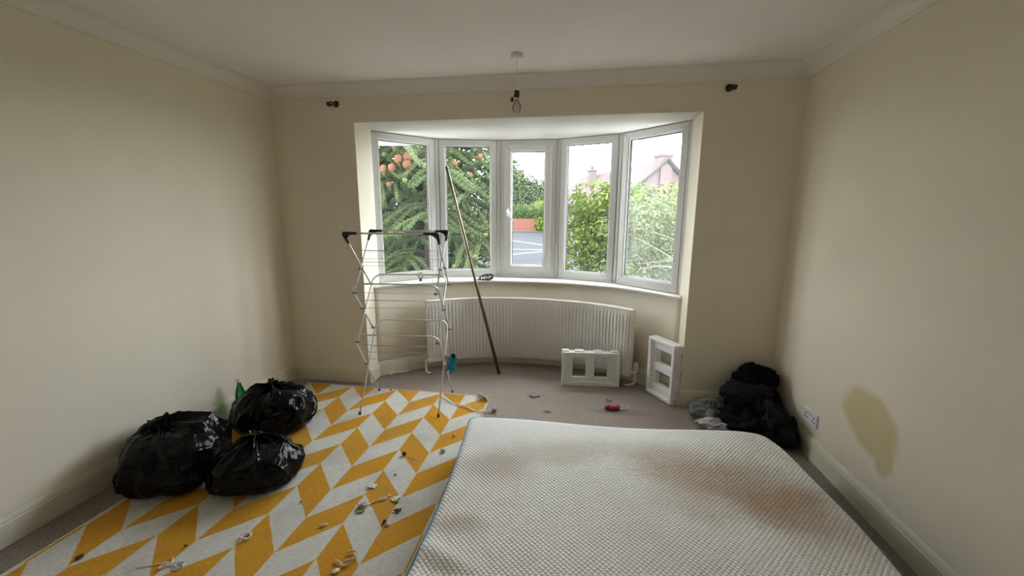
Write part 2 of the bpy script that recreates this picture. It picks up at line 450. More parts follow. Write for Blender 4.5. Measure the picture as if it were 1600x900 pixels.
# ------------------------------------------------------------------ room shell
D, W, H = 3.2108, 4.053, 2.507          # front wall, right wall, ceiling
Y0 = -1.15                              # wall behind the camera
HC, HB = 2.417, .14
xL, xR, ZT = .745, 3.401, 2.2263
def struct(o): return tag(o, kind='structure')
fl = MB()
fl.box((-.25, Y0-.2, -.12), (W+.25, D+.02, 0))
fl.add([(xL-.1, D+.02, -.12), (xR+.1, D+.02, -.12), (xR+.1, 4.25, -.12), (xL-.1, 4.25, -.12), (xL-.1, D+.02, 0), (xR+.1, D+.02, 0), (xR+.1, 4.25, 0), (xL-.1, 4.25, 0)],
       [(0,3,2,1),(4,5,6,7),(1,2,6,5),(2,3,7,6),(3,0,4,7)])
tag(struct(fl.build('floor', M['carpet'])), 'taupe fitted carpet with dark specks')
struct(MB().box((-.25, Y0-.2, H), (W+.25, D+.30, H+.15)).build('ceiling', M['ceiling']))
struct(MB().box((-.25, Y0-.2, 0), (0, D+.27, H)).build('wall_left', M['wall_left']))
struct(MB().box((W, Y0-.2, 0), (W+.25, D+.27, H)).build('wall_right', M['wall_right']))
struct(MB().box((0, Y0-.2, 0), (W, Y0, H)).build('wall_rear', M['wall']))
b = MB(); b.box((0, D, 0), (xL, D+.27, H)); b.box((xR, D, 0), (W, D+.27, H)); b.box((xL, D, ZT+.003), (xR, D+.27, H))
struct(b.build('wall_back', M['wall']))
# bay: five flat windows on a faceted plan, a curved wall under the sill
JT = [(.700, 3.515), (1.154, 3.993), (1.749, 4.142), (2.347, 4.151), (2.917, 3.954), (3.402, 3.480)]
WB, WT = .862, ZT
def catmull(P, n=10):
    P = [Vector((*p, 0)) if len(p) == 2 else Vector(p) for p in P]; out = []
    Q = [2*P[0]-P[1]]+P+[2*P[-1]-P[-2]]
    for i in range(1, len(Q)-2):
        a, b_, c, d = Q[i-1:i+3]
        for k in range(n):
            t = k/n
            out.append(.5*((2*b_)+(c-a)*t+(2*a-5*b_+4*c-d)*t*t+(3*b_-a-3*c+d)*t**3))
    out.append(P[-1].copy()); return out
CURVE = [(.745, 3.375), (.977, 3.575), (1.30, 3.785), (1.70, 3.915), (2.08, 3.952), (2.46, 3.925), (2.86, 3.805), (3.17, 3.61), (3.401, 3.385)]
CV = [(p.x, p.y) for p in catmull(CURVE, 6)]
struct(MB().sweep(CV, [(0, 0), (0, .838), (.24, .838), (.24, 0)], True).build('wall_bay', M['wall']))
# bay ceiling / flat roof with straight eaves outside
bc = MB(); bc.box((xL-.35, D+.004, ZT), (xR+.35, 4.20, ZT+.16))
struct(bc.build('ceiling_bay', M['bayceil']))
ev = MB(); ev.box((-1.2, 3.485, ZT+.16), (5.3, 4.32, ZT+.30)); ev.box((-1.2, 4.20, ZT+.0), (5.3, 4.32, ZT+.16))
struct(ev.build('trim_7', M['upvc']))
# window end returns: plaster between wall thickness and the frames
struct(MB().sweep([(xL, D+.26), (.715, 3.50), (.70, 3.53)], [(0, 0.0), (0, ZT), (.22, ZT), (.22, 0.0)]).build('trim_8', M['wall']))
struct(MB().sweep([(3.401, 3.50), (xR, D+.26)], [(0, 0.0), (0, ZT), (.22, ZT), (.22, 0.0)]).build('trim_9', M['wall']))

# skirting and coving
SK = [(0, 0), (.018, 0), (.018, .104), (.0145, .110), (.0145, .118), (.010, .130), (.006, .139), (0, .140)]
def skirt(name, path): return struct(MB().sweep(path, [(-n, z) for n, z in SK]).build(name, M['base']))
skirt('baseboard_left', [(0, Y0), (0, D)])
skirt('baseboard_back_left', [(0, D), (xL, D), (xL, 3.375)])
skirt('baseboard_back_right', [(xR, 3.385), (xR, D), (W, D)])
skirt('baseboard_right', [(W, D), (W, Y0)])
struct(MB().sweep(CV, [(-n, z) for n, z in SK]).build('baseboard_bay', M['base']))
cp = []
for k in range(9):
    a = PI/2*k/8; r = .078
    cp.append((.090-.078*math.sin(a)-.006*(0), HC+.008+.078*(1-math.cos(a))))
CVP = [(0, HC), (.010, HC), (.010, HC+.008)]+[(.012+.070*(1-math.cos(PI/2*k/8)), HC+.010+.072*math.sin(PI/2*k/8)) for k in range(9)]+[(.090, H-.008), (.090, H), (0, H)]
def cove(name, path): return struct(MB().sweep(path, [(-n, z) for n, z in CVP]).build(name, M['cornice']))
cove('trim_1', [(0, Y0), (0, D), (W, D), (W, Y0)])

# sill board
SP = MB(); n = len(CV)
inner = []
pv = catmull([JT[0], JT[1], JT[2], JT[3], JT[4], JT[5]], 10)
SPth = []
for i, p in enumerate(CV): SPth.append(p)
o_v = []; 
for i in range(n):
    t = i/(n-1); q = pv[min(len(pv)-1, int(round(t*(len(pv)-1))))]
    x, y = CV[i]
    d = Vector((CV[min(i+1, n-1)][0]-CV[max(i-1, 0)][0], CV[min(i+1, n-1)][1]-CV[max(i-1, 0)][1])).normalized()
    nx, ny = d.y, -d.x
    o_v.append(((x+nx*.022, y+ny*.022), (q.x-nx*.03, q.y-ny*.03)))
vs_, fs_ = [], []
for a_, b_ in o_v:
    ax = min(max(a_[0], xL+.002), xR-.002)
    vs_ += [(ax, a_[1], .838), (ax, a_[1], .856), (b_[0], b_[1], .862), (b_[0], b_[1], .838)]
for i in range(n-1):
    for j in range(4):
        fs_.append((i*4+j, i*4+(j+1) % 4, (i+1)*4+(j+1) % 4, (i+1)*4+j))
fs_ += [(0, 3, 2, 1), tuple((n-1)*4+j for j in range(4))]
tag(struct(SP.add(vs_, fs_).build('trim_2', M['sill'], bevel=.004)), 'white curved window sill')

# windows -----------------------------------------------------------
def window(idx, A, B, sash=False, misted=False):
    A3, B3 = Vector((*A, 0)), Vector((*B, 0)); L = (B3-A3).length; d = (B3-A3)/L
    ang = math.atan2(d.y, d.x)
    root = thing('window_%d' % idx, (A[0], A[1], WB), kind='structure', rz=ang,
                 label=['fixed white window light at the left end of the bay, tree outside', 'fixed white window light with the pole end against it',
                        'opening white window light in the middle of the bay with handle', 'fixed white window light looking on bright laurel hedge',
                        'fixed white misted window light at the right end of the bay'][idx-1])
    h = WT-WB
    e = .026                              # half of the coupling post
    def frame(x0, x1, z0, z1, wd, y0, y1, name, mat, bv=.004, par=root):
        mb = MB()
        # mitred bars
        for (a, b_, c, dd) in (((x0, z0), (x1, z0), (x1-wd, z0+wd), (x0+wd, z0+wd)), ((x1, z0), (x1, z1), (x1-wd, z1-wd), (x1-wd, z0+wd)),
                               ((x1, z1), (x0, z1), (x0+wd, z1-wd), (x1-wd, z1-wd)), ((x0, z1), (x0, z0), (x0+wd, z0+wd), (x0+wd, z1-wd))):
            q = [a, b_, c, dd]
            vv = [(x, y0, z) for x, z in q]+[(x, y1, z) for x, z in q]
            mb.add(vv, [(0,1,2,3),(7,6,5,4),(0,4,5,1),(1,5,6,2),(2,6,7,3),(3,7,4,0)])
        return mb.build(name, mat, par, local=True, bevel=bv)
    x0, x1, z0, z1 = e, L-e, .018, h-.004
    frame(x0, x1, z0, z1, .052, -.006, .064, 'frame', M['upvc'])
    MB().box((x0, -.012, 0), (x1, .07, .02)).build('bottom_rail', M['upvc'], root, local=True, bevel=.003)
    i0 = .052
    if sash:
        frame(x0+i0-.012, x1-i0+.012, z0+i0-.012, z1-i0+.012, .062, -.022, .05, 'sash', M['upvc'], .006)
        i0 += .048
    frame(x0+i0, x1-i0, z0+i0, z1-i0, .012, .004 if not sash else -.010, .03, 'glazing_bead', M['upvc_bead'], .003)
    g = i0+.010
    frame(x0+g, x1-g, z0+g, z1-g, .006, .014, .040, 'gasket', M['gasket'], 0)
    g += .004
    MB().box((x0+g, .026, z0+g), (x1-g, .030, z1-g)).build('pane', M['glass_misted'] if misted else M['glass'], root, local=True)
    if sash:
        hp = MB(); hx = x0+i0-.03; hz = .66
        hp.box((hx-.012, -.034, hz-.035), (hx+.012, -.021, hz+.045))
        hd = hp.build('handle', M['white_plastic'], root, local=True, bevel=.004)
        MB().tube([(hx, -.036, hz+.02), (hx, -.052, hz+.018), (hx+.02, -.056, hz-.015), (hx+.052, -.056, hz-.085)], [.011, .011, .010, .009], 10).build('lever', M['chrome'], hd, local=True)
    return root
for i in range(5): window(i+1, JT[i], JT[i+1], i == 2, i == 4)
for i, (x, y) in enumerate(JT):
    d = Vector((JT[min(i+1, 5)][0]-JT[max(i-1, 0)][0], JT[min(i+1, 5)][1]-JT[max(i-1, 0)][1])).normalized()
    mm = Matrix.Translation((x, y, 0)) @ Matrix.Rotation(math.atan2(d.y, d.x), 4, 'Z')
    wd = .030 if 0 < i < 5 else .034
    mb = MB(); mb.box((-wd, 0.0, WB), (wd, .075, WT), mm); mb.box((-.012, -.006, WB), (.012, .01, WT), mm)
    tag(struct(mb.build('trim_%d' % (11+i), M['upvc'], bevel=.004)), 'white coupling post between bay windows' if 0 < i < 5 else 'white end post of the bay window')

# ------------------------------------------------------------------ mattress
rnd = random.Random(7)
MR = math.radians(3.4); MO = (1.905, 2.355, 0.009); MW, ML, MT = 1.815, 2.0, .216
mat_t = thing('mattress', MO, 'large stained white mattress with blue piping lying flat on the floor', 'mattress', rz=MR)
def rrect(w_, l_, r_, ins, n_side=70, n_c=10):
    """rounded rectangle outline, x 0..w, y 0..-l, inset by ins"""
    r = max(.004, r_-ins); pts = []
    x0, x1, y0, y1 = ins, w_-ins, -ins, -l_+ins
    C = [(x1-r, y0-r, PI/2, 0), (x1-r, y1+r, 0, -PI/2), (x0+r, y1+r, -PI/2, -PI), (x0+r, y0-r, PI, PI/2)]
    for i, (cx, cy, a0, a1) in enumerate(C):
        for k in range(n_c+1):
            a = a0+(a1-a0)*k/n_c; pts.append((cx+r*math.cos(a), cy+r*math.sin(a)))
        nx = C[(i+1) % 4]; q = (nx[0]+r*math.cos(nx[2]), nx[1]+r*math.sin(nx[2])); p = pts[-1]
        for k in range(1, n_side): pts.append((p[0]+(q[0]-p[0])*k/n_side, p[1]+(q[1]-p[1])*k/n_side))
    return pts
def mz(x, y):
    z = MT
    z += .010*math.sin(x*4.2+.6)*math.cos(y*3.1)
    z -= .020*math.exp(-((x-1.45)/.32)**2-((y+.45)/.2)**2)
    z += .014*math.exp(-((x-1.70)/.25)**2-((y+.85)/.3)**2)
    z -= .012*math.exp(-((x-.75)/.45)**2-((y+.75)/.4)**2)
    z -= .022*max(0, (x-1.60)/.215)**2*math.exp(-(y/.12)**2)
    # fold at the near left
    g = (y+1.07)+.35*(x-.10)
    z += .012*math.exp(-(g/.035)**2)*math.exp(-((x-.10)/.13)**2)-.010*math.exp(-((g+.07)/.05)**2)*math.exp(-((x-.10)/.13)**2)
    return z
def bow(x, y):
    # left edge bulges in a little, right edge waves
    k = max(0, 1-x/.5); k2 = max(0, (x-1.3)/.515)
    return x+.022*math.sin(-y*2.6)*k+.018*math.sin(-y*4.0-.5)*k2
top = MB(); vs_, fs_ = [], []
OUT = rrect(MW, ML, .05, 0); NP = len(OUT); cx_, cy_ = MW/2, -ML/2
SC = [i/70 for i in range(71)]
for s_ in SC:
    for (x, y) in OUT:
        px, py = cx_+(x-cx_)*s_, cy_+(y-cy_)*s_
        edge = (1-s_)*.9
        z = mz(px, py)-(.016*(1-min(1, edge/.03))**2)
        vs_.append((bow(px, py), py, z))
for i in range(len(SC)-1):
    for k in range(NP):
        fs_.append((i*NP+k, (i+1)*NP+k, (i+1)*NP+(k+1) % NP, i*NP+(k+1) % NP))
top.add(vs_, fs_, True)
edge_pts = vs_[-NP:]
top.build('top_cover', M['mattress'], mat_t, local=True)
sd = MB(); vs_, fs_ = [], []
LV = [(0, 0.0), (.12, .004), (.35, .006), (.65, .006), (.9, .004), (1.0, 0.0)]
for t_, outw in LV:
    for (x, y, z) in edge_pts:
        dx = -1 if x < .03 else (1 if x > MW-.03 else 0)
        flare = .06*max(0, min(1, (-y-.98)/.30))*t_ if dx < 0 else 0
        nx = dx*(outw+flare); ny = (1 if y > -.03 else (-1 if y < -ML+.03 else 0))*outw
        vs_.append((x+nx, y+ny, z*(1-t_)+.002*t_))
for i in range(len(LV)-1):
    for k in range(NP): fs_.append((i*NP+k, (i+1)*NP+k, (i+1)*NP+(k+1) % NP, i*NP+(k+1) % NP))
fs_.append(tuple((len(LV)-1)*NP+k for k in range(NP)))
sd.add(vs_, fs_, True).build('side_border', M['mattress_side'], mat_t, local=True)
MB().tube([(x, y, z-.002) for x, y, z in edge_pts], .0055, 6, closed=True).build('piping', M['piping'], mat_t, local=True)

# ------------------------------------------------------------------ rug
RX0, RX1, RYF, RYN = .213, 1.882, 3.105, .78
RO = (.232, 3.100, 0.0)
rug = thing('rug', RO, 'yellow and white geometric patterned rug on the carpet', 'rug')
def rugz(x, y):
    z = .008+.003*noise.noise((x*2.3, y*2.3, 3))
    return z
def curl(x, y):
    """far right corner rolls up and over"""
    d = ((x-RX1)+(y-RYF))/math.sqrt(2)+.095        # distance past the fold line
    if d <= 0: return (x, y, rugz(x, y))
    r = .022; a = min(d/r, 2.9); n_ = 1/math.sqrt(2)
    bx, by = x-d*n_, y-d*n_
    return (bx+n_*(math.sin(a)*r), by+n_*(math.sin(a)*r), rugz(bx, by)+r*(1-math.cos(a)))
def rgrid(off):
    def fn(u, v):
        x, y = RX0+(RX1-RX0)*u, RYF+(RYN-RYF)*v
        p = curl(x, y); return (p[0], p[1], p[2]+off)
    return fn
def ruggrid(mb, off):
    us = [i/60 for i in range(57)]+[1-.0042*k for k in range(16, -1, -1)]
    us = sorted(set(us)); vv = sorted(set([.0030*k for k in range(20)]+[i/90 for i in range(6, 91)]))
    f = rgrid(off); nu = len(us); vs_ = [f(u, v) for v in vv for u in us]
    fs_ = [(j*nu+i, (j+1)*nu+i, (j+1)*nu+i+1, j*nu+i+1) for j in range(len(vv)-1) for i in range(nu-1)]
    return mb.add(vs_, fs_, True)
r1 = ruggrid(MB(), 0).build('pile', M['rug'], rug)
r2 = ruggrid(MB(), -.006).build('backing', M['rug_back'], rug)
ed = []
N_ = 60
for k in range(N_+1): ed.append((RX0, RYN+(RYF-RYN)*k/N_))
for k in range(1, 160): ed.append((RX0+(RX1-RX0)*k/160, RYF))
for k in range(0, 161): ed.append((RX1, RYF+(RYN-RYF)*k/160))
MB().tube([Vector(curl(x, y))-Vector((0, 0, .0025)) for x, y in ed], .0058, 6).build('bound_edge', M['rug_edge'], rug)

# ------------------------------------------------------------------ radiator
RC = catmull([(1.185, 3.535), (1.353, 3.650), (1.635, 3.775), (2.108, 3.836), (2.56, 3.768), (2.82, 3.660), (3.033, 3.512)], 40)
# resample evenly
def resample(P, n):
    L = [0]
    for i in range(1, len(P)): L.append(L[-1]+(P[i]-P[i-1]).length)
    out = []; j = 0
    for k in range(n+1):
        t = L[-1]*k/n
        while j < len(P)-2 and L[j+1] < t: j += 1
        f = (t-L[j])/(L[j+1]-L[j]); out.append(P[j].lerp(P[j+1], f))
    return out, L[-1]
NR = 60
RP, RL = resample(RC, NR*8)
rad = thing('radiator', (2.1, 3.84, 0), 'long curved cream ribbed radiator under the bay window', 'radiator')
def nrm(P, i):
    d = (P[min(i+1, len(P)-1)]-P[max(i-1, 0)]).normalized(); return Vector((d.y, -d.x, 0))
zr = [(.095, 0, .004), (.10, 0, .0), (.135, 0, 0), (.150, 1, 0), (.640, 1, 0), (.655, 0, 0), (.69, 0, 0), (.697, 0, .004)]
vs_, fs_ = [], []
for i, p in enumerate(RP):
    n_ = nrm(RP, i); ph = (i % 8)/8
    rib = .0085*(0 if ph < .12 or ph > .9 else (1 if .3 < ph < .7 else .6))
    m_ = 1 if 4 < i < len(RP)-5 else 0
    for z, k, ins in zr:
        q = p+n_*(rib*k*m_-ins); vs_.append((q.x, q.y, z))
K = len(zr)
for i in range(len(RP)-1):
    for j in range(K-1): fs_.append((i*K+j, (i+1)*K+j, (i+1)*K+j+1, i*K+j+1))
fp = MB().add(vs_, fs_, True); 
fp.build('front_panel', M['rad'], rad)
P2 = [(p.x, p.y) for p in RP[::4]]
MB().sweep(P2, [(.004, .095), (.004, .69), (.062, .69), (.062, .095)], True).build('rear_panel', M['rad'], rad)
MB().sweep(P2, [(-.002, .688), (-.001, .700), (.066, .700), (.066, .688)], True).build('top_grille', M['rad'], rad, bevel=.002)
for i in (0, len(RP)-1):
    n_ = nrm(RP, i); p = RP[i]; s_ = 1 if i else -1
    d = Vector((-n_.y, n_.x, 0))
    mm = Matrix.Translation((p.x, p.y, 0)) @ Matrix.Rotation(math.atan2(d.y, d.x), 4, 'Z')
    MB().box((-.003, -.002, .100), (.003, .066, .700), mm).build('end_panel', M['rad'], rad, bevel=.001)
vp = Vector((3.10, 3.545, 0))
vv_ = MB().tube([(3.045, 3.53, .13), (3.075, 3.537, .13), vp+Vector((0, 0, .13))], .010, 10)
vv_.tube([vp+Vector((0, 0, .16)), vp+Vector((0, 0, .05)), vp+Vector((-.005, .0, .030)), vp+Vector((-.03, -.02, .022)), vp+Vector((-.09, -.035, .02))], .0085, 10)
vb = vv_.build('valve', M['white_plastic'], rad)
MB().lathe([(.012, .15), (.019, .152), (.0215, .165), (.0205, .205), (.016, .218), (.006, .222)], 16, Matrix.Translation(vp)).build('valve_head', M['cream_plastic'], vb)
lp = Vector((1.165, 3.505, 0))
MB().tube([(1.205, 3.535, .13), lp+Vector((0, 0, .13)), lp+Vector((0, 0, .04)), lp+Vector((.01, -.01, .02)), lp+Vector((.06, -.03, .016))], .009, 10).build('pipe', M['white_plastic'], rad)
MB().tube([(3.035, 3.53, .60), (3.056, 3.53, .60)], .012, 10).build('bleed_plug', M['white_plastic'], rad)

# ------------------------------------------------------------------ curtain pole
MB().tube([(1.855, 3.612, .0), (1.262, 3.972, 1.958)], .0145, 14).build('pole_rod', M['pole'])
pr = bpy.data.objects['pole_rod']
me = pr.data; off = Vector((1.855, 3.612, 0))
for v in me.vertices: v.co -= off
pr.location = off; pr.name = 'curtain_pole'
tag(pr, 'bronzed metal curtain pole leaning against the bay window', 'pole')

# ------------------------------------------------------------------ clothes airer
AO = Vector((1.2475, 2.875, .009)); AA = math.radians(6.0)
air = thing('clothes_airer', AO, 'white three-tier folding clothes airer standing on the rug edge', 'clothes airer', rz=AA)
HWD = .318; DF, DB = -.212, .212
AZ = .010
def uframe(zr_, d_rail, d_end, z_end, hw, name, z0=AZ, corner=.07):
    """U shaped tube: rail across at d_rail, two arms down to d_end"""
    pts = []
    def arm(s, t): return Vector((s*hw, d_rail+(d_end-d_rail)*t, zr_+(z_end-zr_)*t))
    L = math.hypot(d_end-d_rail, z_end-zr_); tc = corner/L
    pts.append(arm(-1, 1)); pts.append(arm(-1, .5)); 
    for k in range(7):
        a = PI/2*k/6
        p = arm(-1, tc*(1-math.sin(a))); p.x = -hw+corner*(1-math.cos(a)); pts.append(p)
    for k in range(6, -1, -1):
        a = PI/2*k/6
        p = arm(1, tc*(1-math.sin(a))); p.x = hw-corner*(1-math.cos(a)); pts.append(p)
    pts.append(arm(1, .5)); pts.append(arm(1, 1))
    o = MB().tube(pts, .0062, 10).build(name, M['steel'], air, local=True)
    return o, arm
def wires(arm, ts, par, hw):
    for t in ts:
        a, b_ = arm(-1, t), arm(1, t)
        MB().tube([a, b_], .0017, 5).build('drying_line', M['wire'], par, local=True)
def cap(p, par, r=.009, h=.02):
    MB().lathe([(r*.8, -.002), (r, 0), (r, h), (r*.7, h+.004)], 10, Matrix.Translation(p)).build('end_cap', M['black_plastic'], par, local=True)
def pivot(p, par, s):
    MB().tube([p+Vector((-.012, 0, 0)), p+Vector((.012, 0, 0))], .0065, 8).build('pivot', M['black_plastic'], par, local=True)
# tier 1 (legs)
f1, a1 = uframe(.628, DF, DB+.008, AZ, HWD, 'leg_frame'); wires(a1, (.16, .28, .40), f1, HWD)
b1, c1 = uframe(.632, DB, DF-.0, AZ, HWD-.018, 'leg_frame'); wires(c1, (.16, .30), b1, HWD)
for s in (-1, 1):
    cap(a1(s, 1)-Vector((0, 0, .008)), f1); cap(c1(s, 1)-Vector((0, 0, .008)), b1)
    p = a1(s, .485); pivot(p, f1, s)
# tier 2
f2, a2 = uframe(1.006, DF, DB-.03, .565, HWD, 'middle_frame'); wires(a2, (.18, .34, .50), f2, HWD)
b2, c2 = uframe(1.012, DB, DF+.03, .555, HWD-.018, 'middle_frame'); wires(c2, (.18, .40), b2, HWD)
for s in (-1, 1):
    pivot(a2(s, .52), f2, s); pivot(a2(s, .985), f2, s); pivot(c2(s, .985), b2, s)
# tier 3: straight arms into black corner brackets with a top bar
for dr, de, ze, hw in ((DF, DB-.03, .935, HWD+.012), (DB, DF+.03, .925, HWD-.008)):
    zt_ = 1.362
    tb = MB().tube([(-hw+.02, dr, zt_), (hw-.02, dr, zt_)], .0068, 10).build('top_bar', M['steel'], air, local=True)
    for s in (-1, 1):
        A_ = Vector((s*hw, dr, zt_-.01)); B_ = Vector((s*(hw-.012), de, ze))
        am = MB().tube([A_, B_], .0060, 10).build('top_arm', M['steel'], air, local=True)
        pivot(A_.lerp(B_, .62), am, s); pivot(A_.lerp(B_, .985), am, s)
        # bracket: horizontal socket, curved web, arm socket
        dv = (B_-A_).normalized()
        br = MB()
        br.tube([Vector((s*(hw+.004), dr, zt_)), Vector((s*(hw-.095), dr, zt_))], [.0125, .0095], 10)
        br.tube([A_+Vector((s*.002, 0, .006)), A_+dv*.085], [.0125, .0085], 10)
        q = [A_+Vector((-s*.005, 0, .004)), A_+Vector((-s*.06, 0, .004)), A_+Vector((-s*.028, 0, .004))+dv*.018, A_+Vector((-s*.012, 0, 0))+dv*.035, A_+dv*.062]
        n_ = Vector((0, .006, 0))
        br.add([p-n_ for p in q]+[p+n_ for p in q], [(0,1,2,3,4), (9,8,7,6,5), (1,6,7,2), (2,7,8,3), (3,8,9,4)])
        br.build('corner_bracket', M['black_plastic'], air, local=True)
    def arm3(s, t, hw=hw, dr=dr, de=de, ze=ze): return Vector((s*hw, dr+(de-dr)*t, zt_+(ze-zt_)*t))
    wires(arm3, (.30, .46, .60) if dr == DF else (.34, .52), tb, hw)

# ------------------------------------------------------------------ polystyrene packing frames
def foam(name, w_, h_, t_, Mx, label, seed):
    root = thing(name, Mx.translation, label, 'packaging', 'polystyrene packing frames')
    inv = Matrix.Translation(-Mx.translation) @ Mx
    r = random.Random(seed); wd = .075; rim = .03
    hx = w_/2
    o1 = MB()
    # back plate with two openings: bars
    ax = [(-hx, -hx+wd+.02), (-.036, .036), (hx-wd-.02, hx)]
    for a, b_ in ax: o1.box((a, .035, .0), (b_, t_-.0, h_), inv)
    for a, b_ in ((-hx+wd+.02, -.036), (.036, hx-wd-.02)):
        o1.box((a, .0351, 0), (b_, t_-.0001, .066), inv); o1.box((a, .0351, h_-.056), (b_, t_-.0001, h_), inv)
    o1.build('plate', M['foam'], root, local=True, bevel=.004)
    # raised rim round the front
    o2 = MB()
    o2.box((-hx, 0, 0), (-hx+.026, .036, h_), inv); o2.box((hx-.026, 0, 0), (hx, .036, h_), inv)
    o2.box((-hx+.026, .0, h_-.026), (hx-.026, .036, h_), inv)
    o2.build('rim', M['foam'], root, local=True, bevel=.005)
    # scooped lower lip
    N = 24; vs_, fs_ = [], []
    for k in range(N+1):
        x = -hx+.026+(w_-.052)*k/N; zt_ = .022+.014*math.sin(PI*k/N)**.6
        vs_ += [(x, .0, 0), (x, .0, zt_), (x, .036, zt_), (x, .036, 0)]
    for k in range(N):
        for j in range(4): fs_.append((k*4+j, k*4+(j+1) % 4, k*4+4+(j+1) % 4, k*4+4+j))
    fs_ += [(3, 2, 1, 0), tuple(N*4+j for j in range(4))]
    MB().add([inv @ Vector(p) for p in vs_], fs_).build('lower_lip', M['foam'], root, local=True, bevel=.004)
    for a, b_ in ((-hx, -hx+.06), (-.14, -.06), (.03, .10), (hx-.075, hx-.01)):
        MB().box((a, .02, h_-.001), (b_, t_, h_+.012), inv).build('block', M['foam'], root, local=True, bevel=.004)
    return root
foam('packing_frame', .505, .305, .085, Matrix.Translation((2.708, 3.472, 0)) @ Matrix.Rotation(math.radians(5), 4, 'Z') @ Matrix.Rotation(math.radians(-3), 4, 'X'),
     'white polystyrene frame with two openings lying lengthwise in front of radiator', 1)
# upright one: the long side is vertical
fd = Vector((3.325-3.178, 3.195-3.452, 0)).normalized(); fn_ = Vector((.866, .5, 0))
fn_ = (fn_-fd*fn_.dot(fd)).normalized()
Mx = Matrix((Vector((0, 0, 1)), fn_, fd)).transposed().to_4x4()      # local x up, local y into wall, local z along face
Mx.translation = (3.178, 3.452, .2525)
foam('packing_frame', .495, .300, .082, Mx, 'white polystyrene frame with two openings standing upright by right-hand pier', 2)

# ------------------------------------------------------------------ bin bags
def bag(name, c, rx, ry, h, rz, knot, seed, label, pleat=1.0, lump=.1):
    root = thing(name, c, label, 'bin bag', 'full black bin bags', rz=rz)
    NU, NV = 150, 90
    prof = [(0, .90), (.035, .96), (.06, .95), (.14, .90), (.30, .90), (.52, .88), (.74, .80), (.90, .66), (.985, .48), (1.0, .32), (.97, .17), (.88, .05), (.76, 0.0), (.4, .0), (0, .0)]
    P = catmull([(a, b_) for a, b_ in prof], 12); n_ = len(P)-1
    r = random.Random(seed)
    pl_ = [(r.uniform(0, 2*PI), r.uniform(.5, 1.0)*pleat, r.uniform(.035, .10), r.uniform(.45, 1.0)) for _ in range(26)]
    off = Vector((seed*3.1, seed*1.7, 0))
    def pos(i, j):
        v = j/NV*n_; k = min(int(v), n_-1); p = P[k].lerp(P[k+1], v-k)
        a = 2*PI*i/NU; ca, sa = math.cos(a), math.sin(a)
        rr, zz = p.x, p.y
        # squarish plan
        e = 1/((abs(ca)**3+abs(sa)**3)**(1/3)); e = 1+(e-1)*.55
        tt = min(1, max(0, (1-rr))) if zz > .5 else 0
        kx, ky = knot[0]*(1-rr) if zz > .3 else 0, knot[1]*(1-rr) if zz > .3 else 0
        n3 = Vector((ca*1.2, sa*1.2, zz*1.5))+off
        rr2 = rr*(1+lump*noise.noise(n3*1.1)+.5*lump*noise.noise(n3*2.3))
        x, y = rx*rr2*e*ca+kx*rx, ry*rr2*e*sa+ky*ry
        z = h*zz*(1+.16*noise.noise(n3*.8+Vector((9, 0, 0)))*min(1, rr*2) if zz > .02 else 1)
        # pleats fanning out from the knot
        if zz > .25:
            s_ = 0
            for a0, am, wd, ln in pl_:
                d = (a-a0+PI) % (2*PI)-PI
                w_ = wd*(.55+.6*rr)
                fall = max(0, 1-rr/ln) if zz > .6 else max(0, .3*(zz-.3))
                s_ += am*math.exp(-(d/w_)**2)*fall**.7
            z += .040*h/.33*(s_-.8)*min(1, rr/.12); 
        # sharp creases
        if zz > .03:
            q = Vector((x*7, y*7, z*7))+off
            cz = 1-abs(noise.noise(q)); cz2 = 1-abs(noise.noise(q*2.1+Vector((4, 4, 4))))
            dsp = .018*(cz**4-.45)+.005*(cz2**4-.45)
            x += ca*dsp; y += sa*dsp; z += dsp*.6
        return (x, y, max(z, .004 if zz < .02 else .004))
    vs_ = [pos(i, j) for j in range(NV+1) for i in range(NU)]
    fs_ = [(j*NU+i, (j+1)*NU+i, (j+1)*NU+(i+1) % NU, j*NU+(i+1) % NU) for j in range(NV) for i in range(NU)]
    MB().add(vs_, fs_, True).build('sack', M['bin'], root, local=True)
    kz = h*.93; kx, ky = knot[0]*rx, knot[1]*ry
    kb = MB()
    for k in range(5):
        a = r.uniform(0, 2*PI); L_ = r.uniform(.035, .065)
        d = Vector((math.cos(a), math.sin(a), r.uniform(.35, 1.0))).normalized()
        p0 = Vector((kx, ky, kz-.02))
        side = d.cross(Vector((0, 0, 1))).normalized()
        q = [p0+d*L_*t for t in (0, .35, .7, 1)]
        wv = [.010, .016, .02, .013]
        pts = []
        for qq, ww in zip(q, wv): pts += [qq-side*ww+Vector((0, 0, .004)), qq+Vector((0, 0, -.006)), qq+side*ww+Vector((0, 0, .005))]
        kb.add(pts, [(i*3+c_, i*3+c_+1, i*3+c_+4, i*3+c_+3) for i in range(3) for c_ in range(2)], True)
    pts = [Vector((kx+.020*math.cos(a), ky+.018*math.sin(a), kz+.004*math.sin(3*a))) for a in [2*PI*i/12 for i in range(12)]]
    kb.tube(pts, .011, 8, closed=True)
    kb.build('knot', M['bin'], root, local=True)
    return root
bag('bin_bag', (.300, 1.805, .008), .250, .262, .362, .45, (-.25, .10), 11, 'biggest black bin bag, wide and pressed against the left wall', .8, .16)
bag('bin_bag', (.800, 1.835, .012), .228, .190, .265, .30, (-.05, .30), 23, 'smallest black bin bag, low and nearest the middle of the rug', 1.2, .12)
bag('bin_bag', (.455, 2.395, .012), .268, .215, .335, .2, (-.05, .1), 37, 'round black bin bag in front of the green bottle', 1.1, .08)

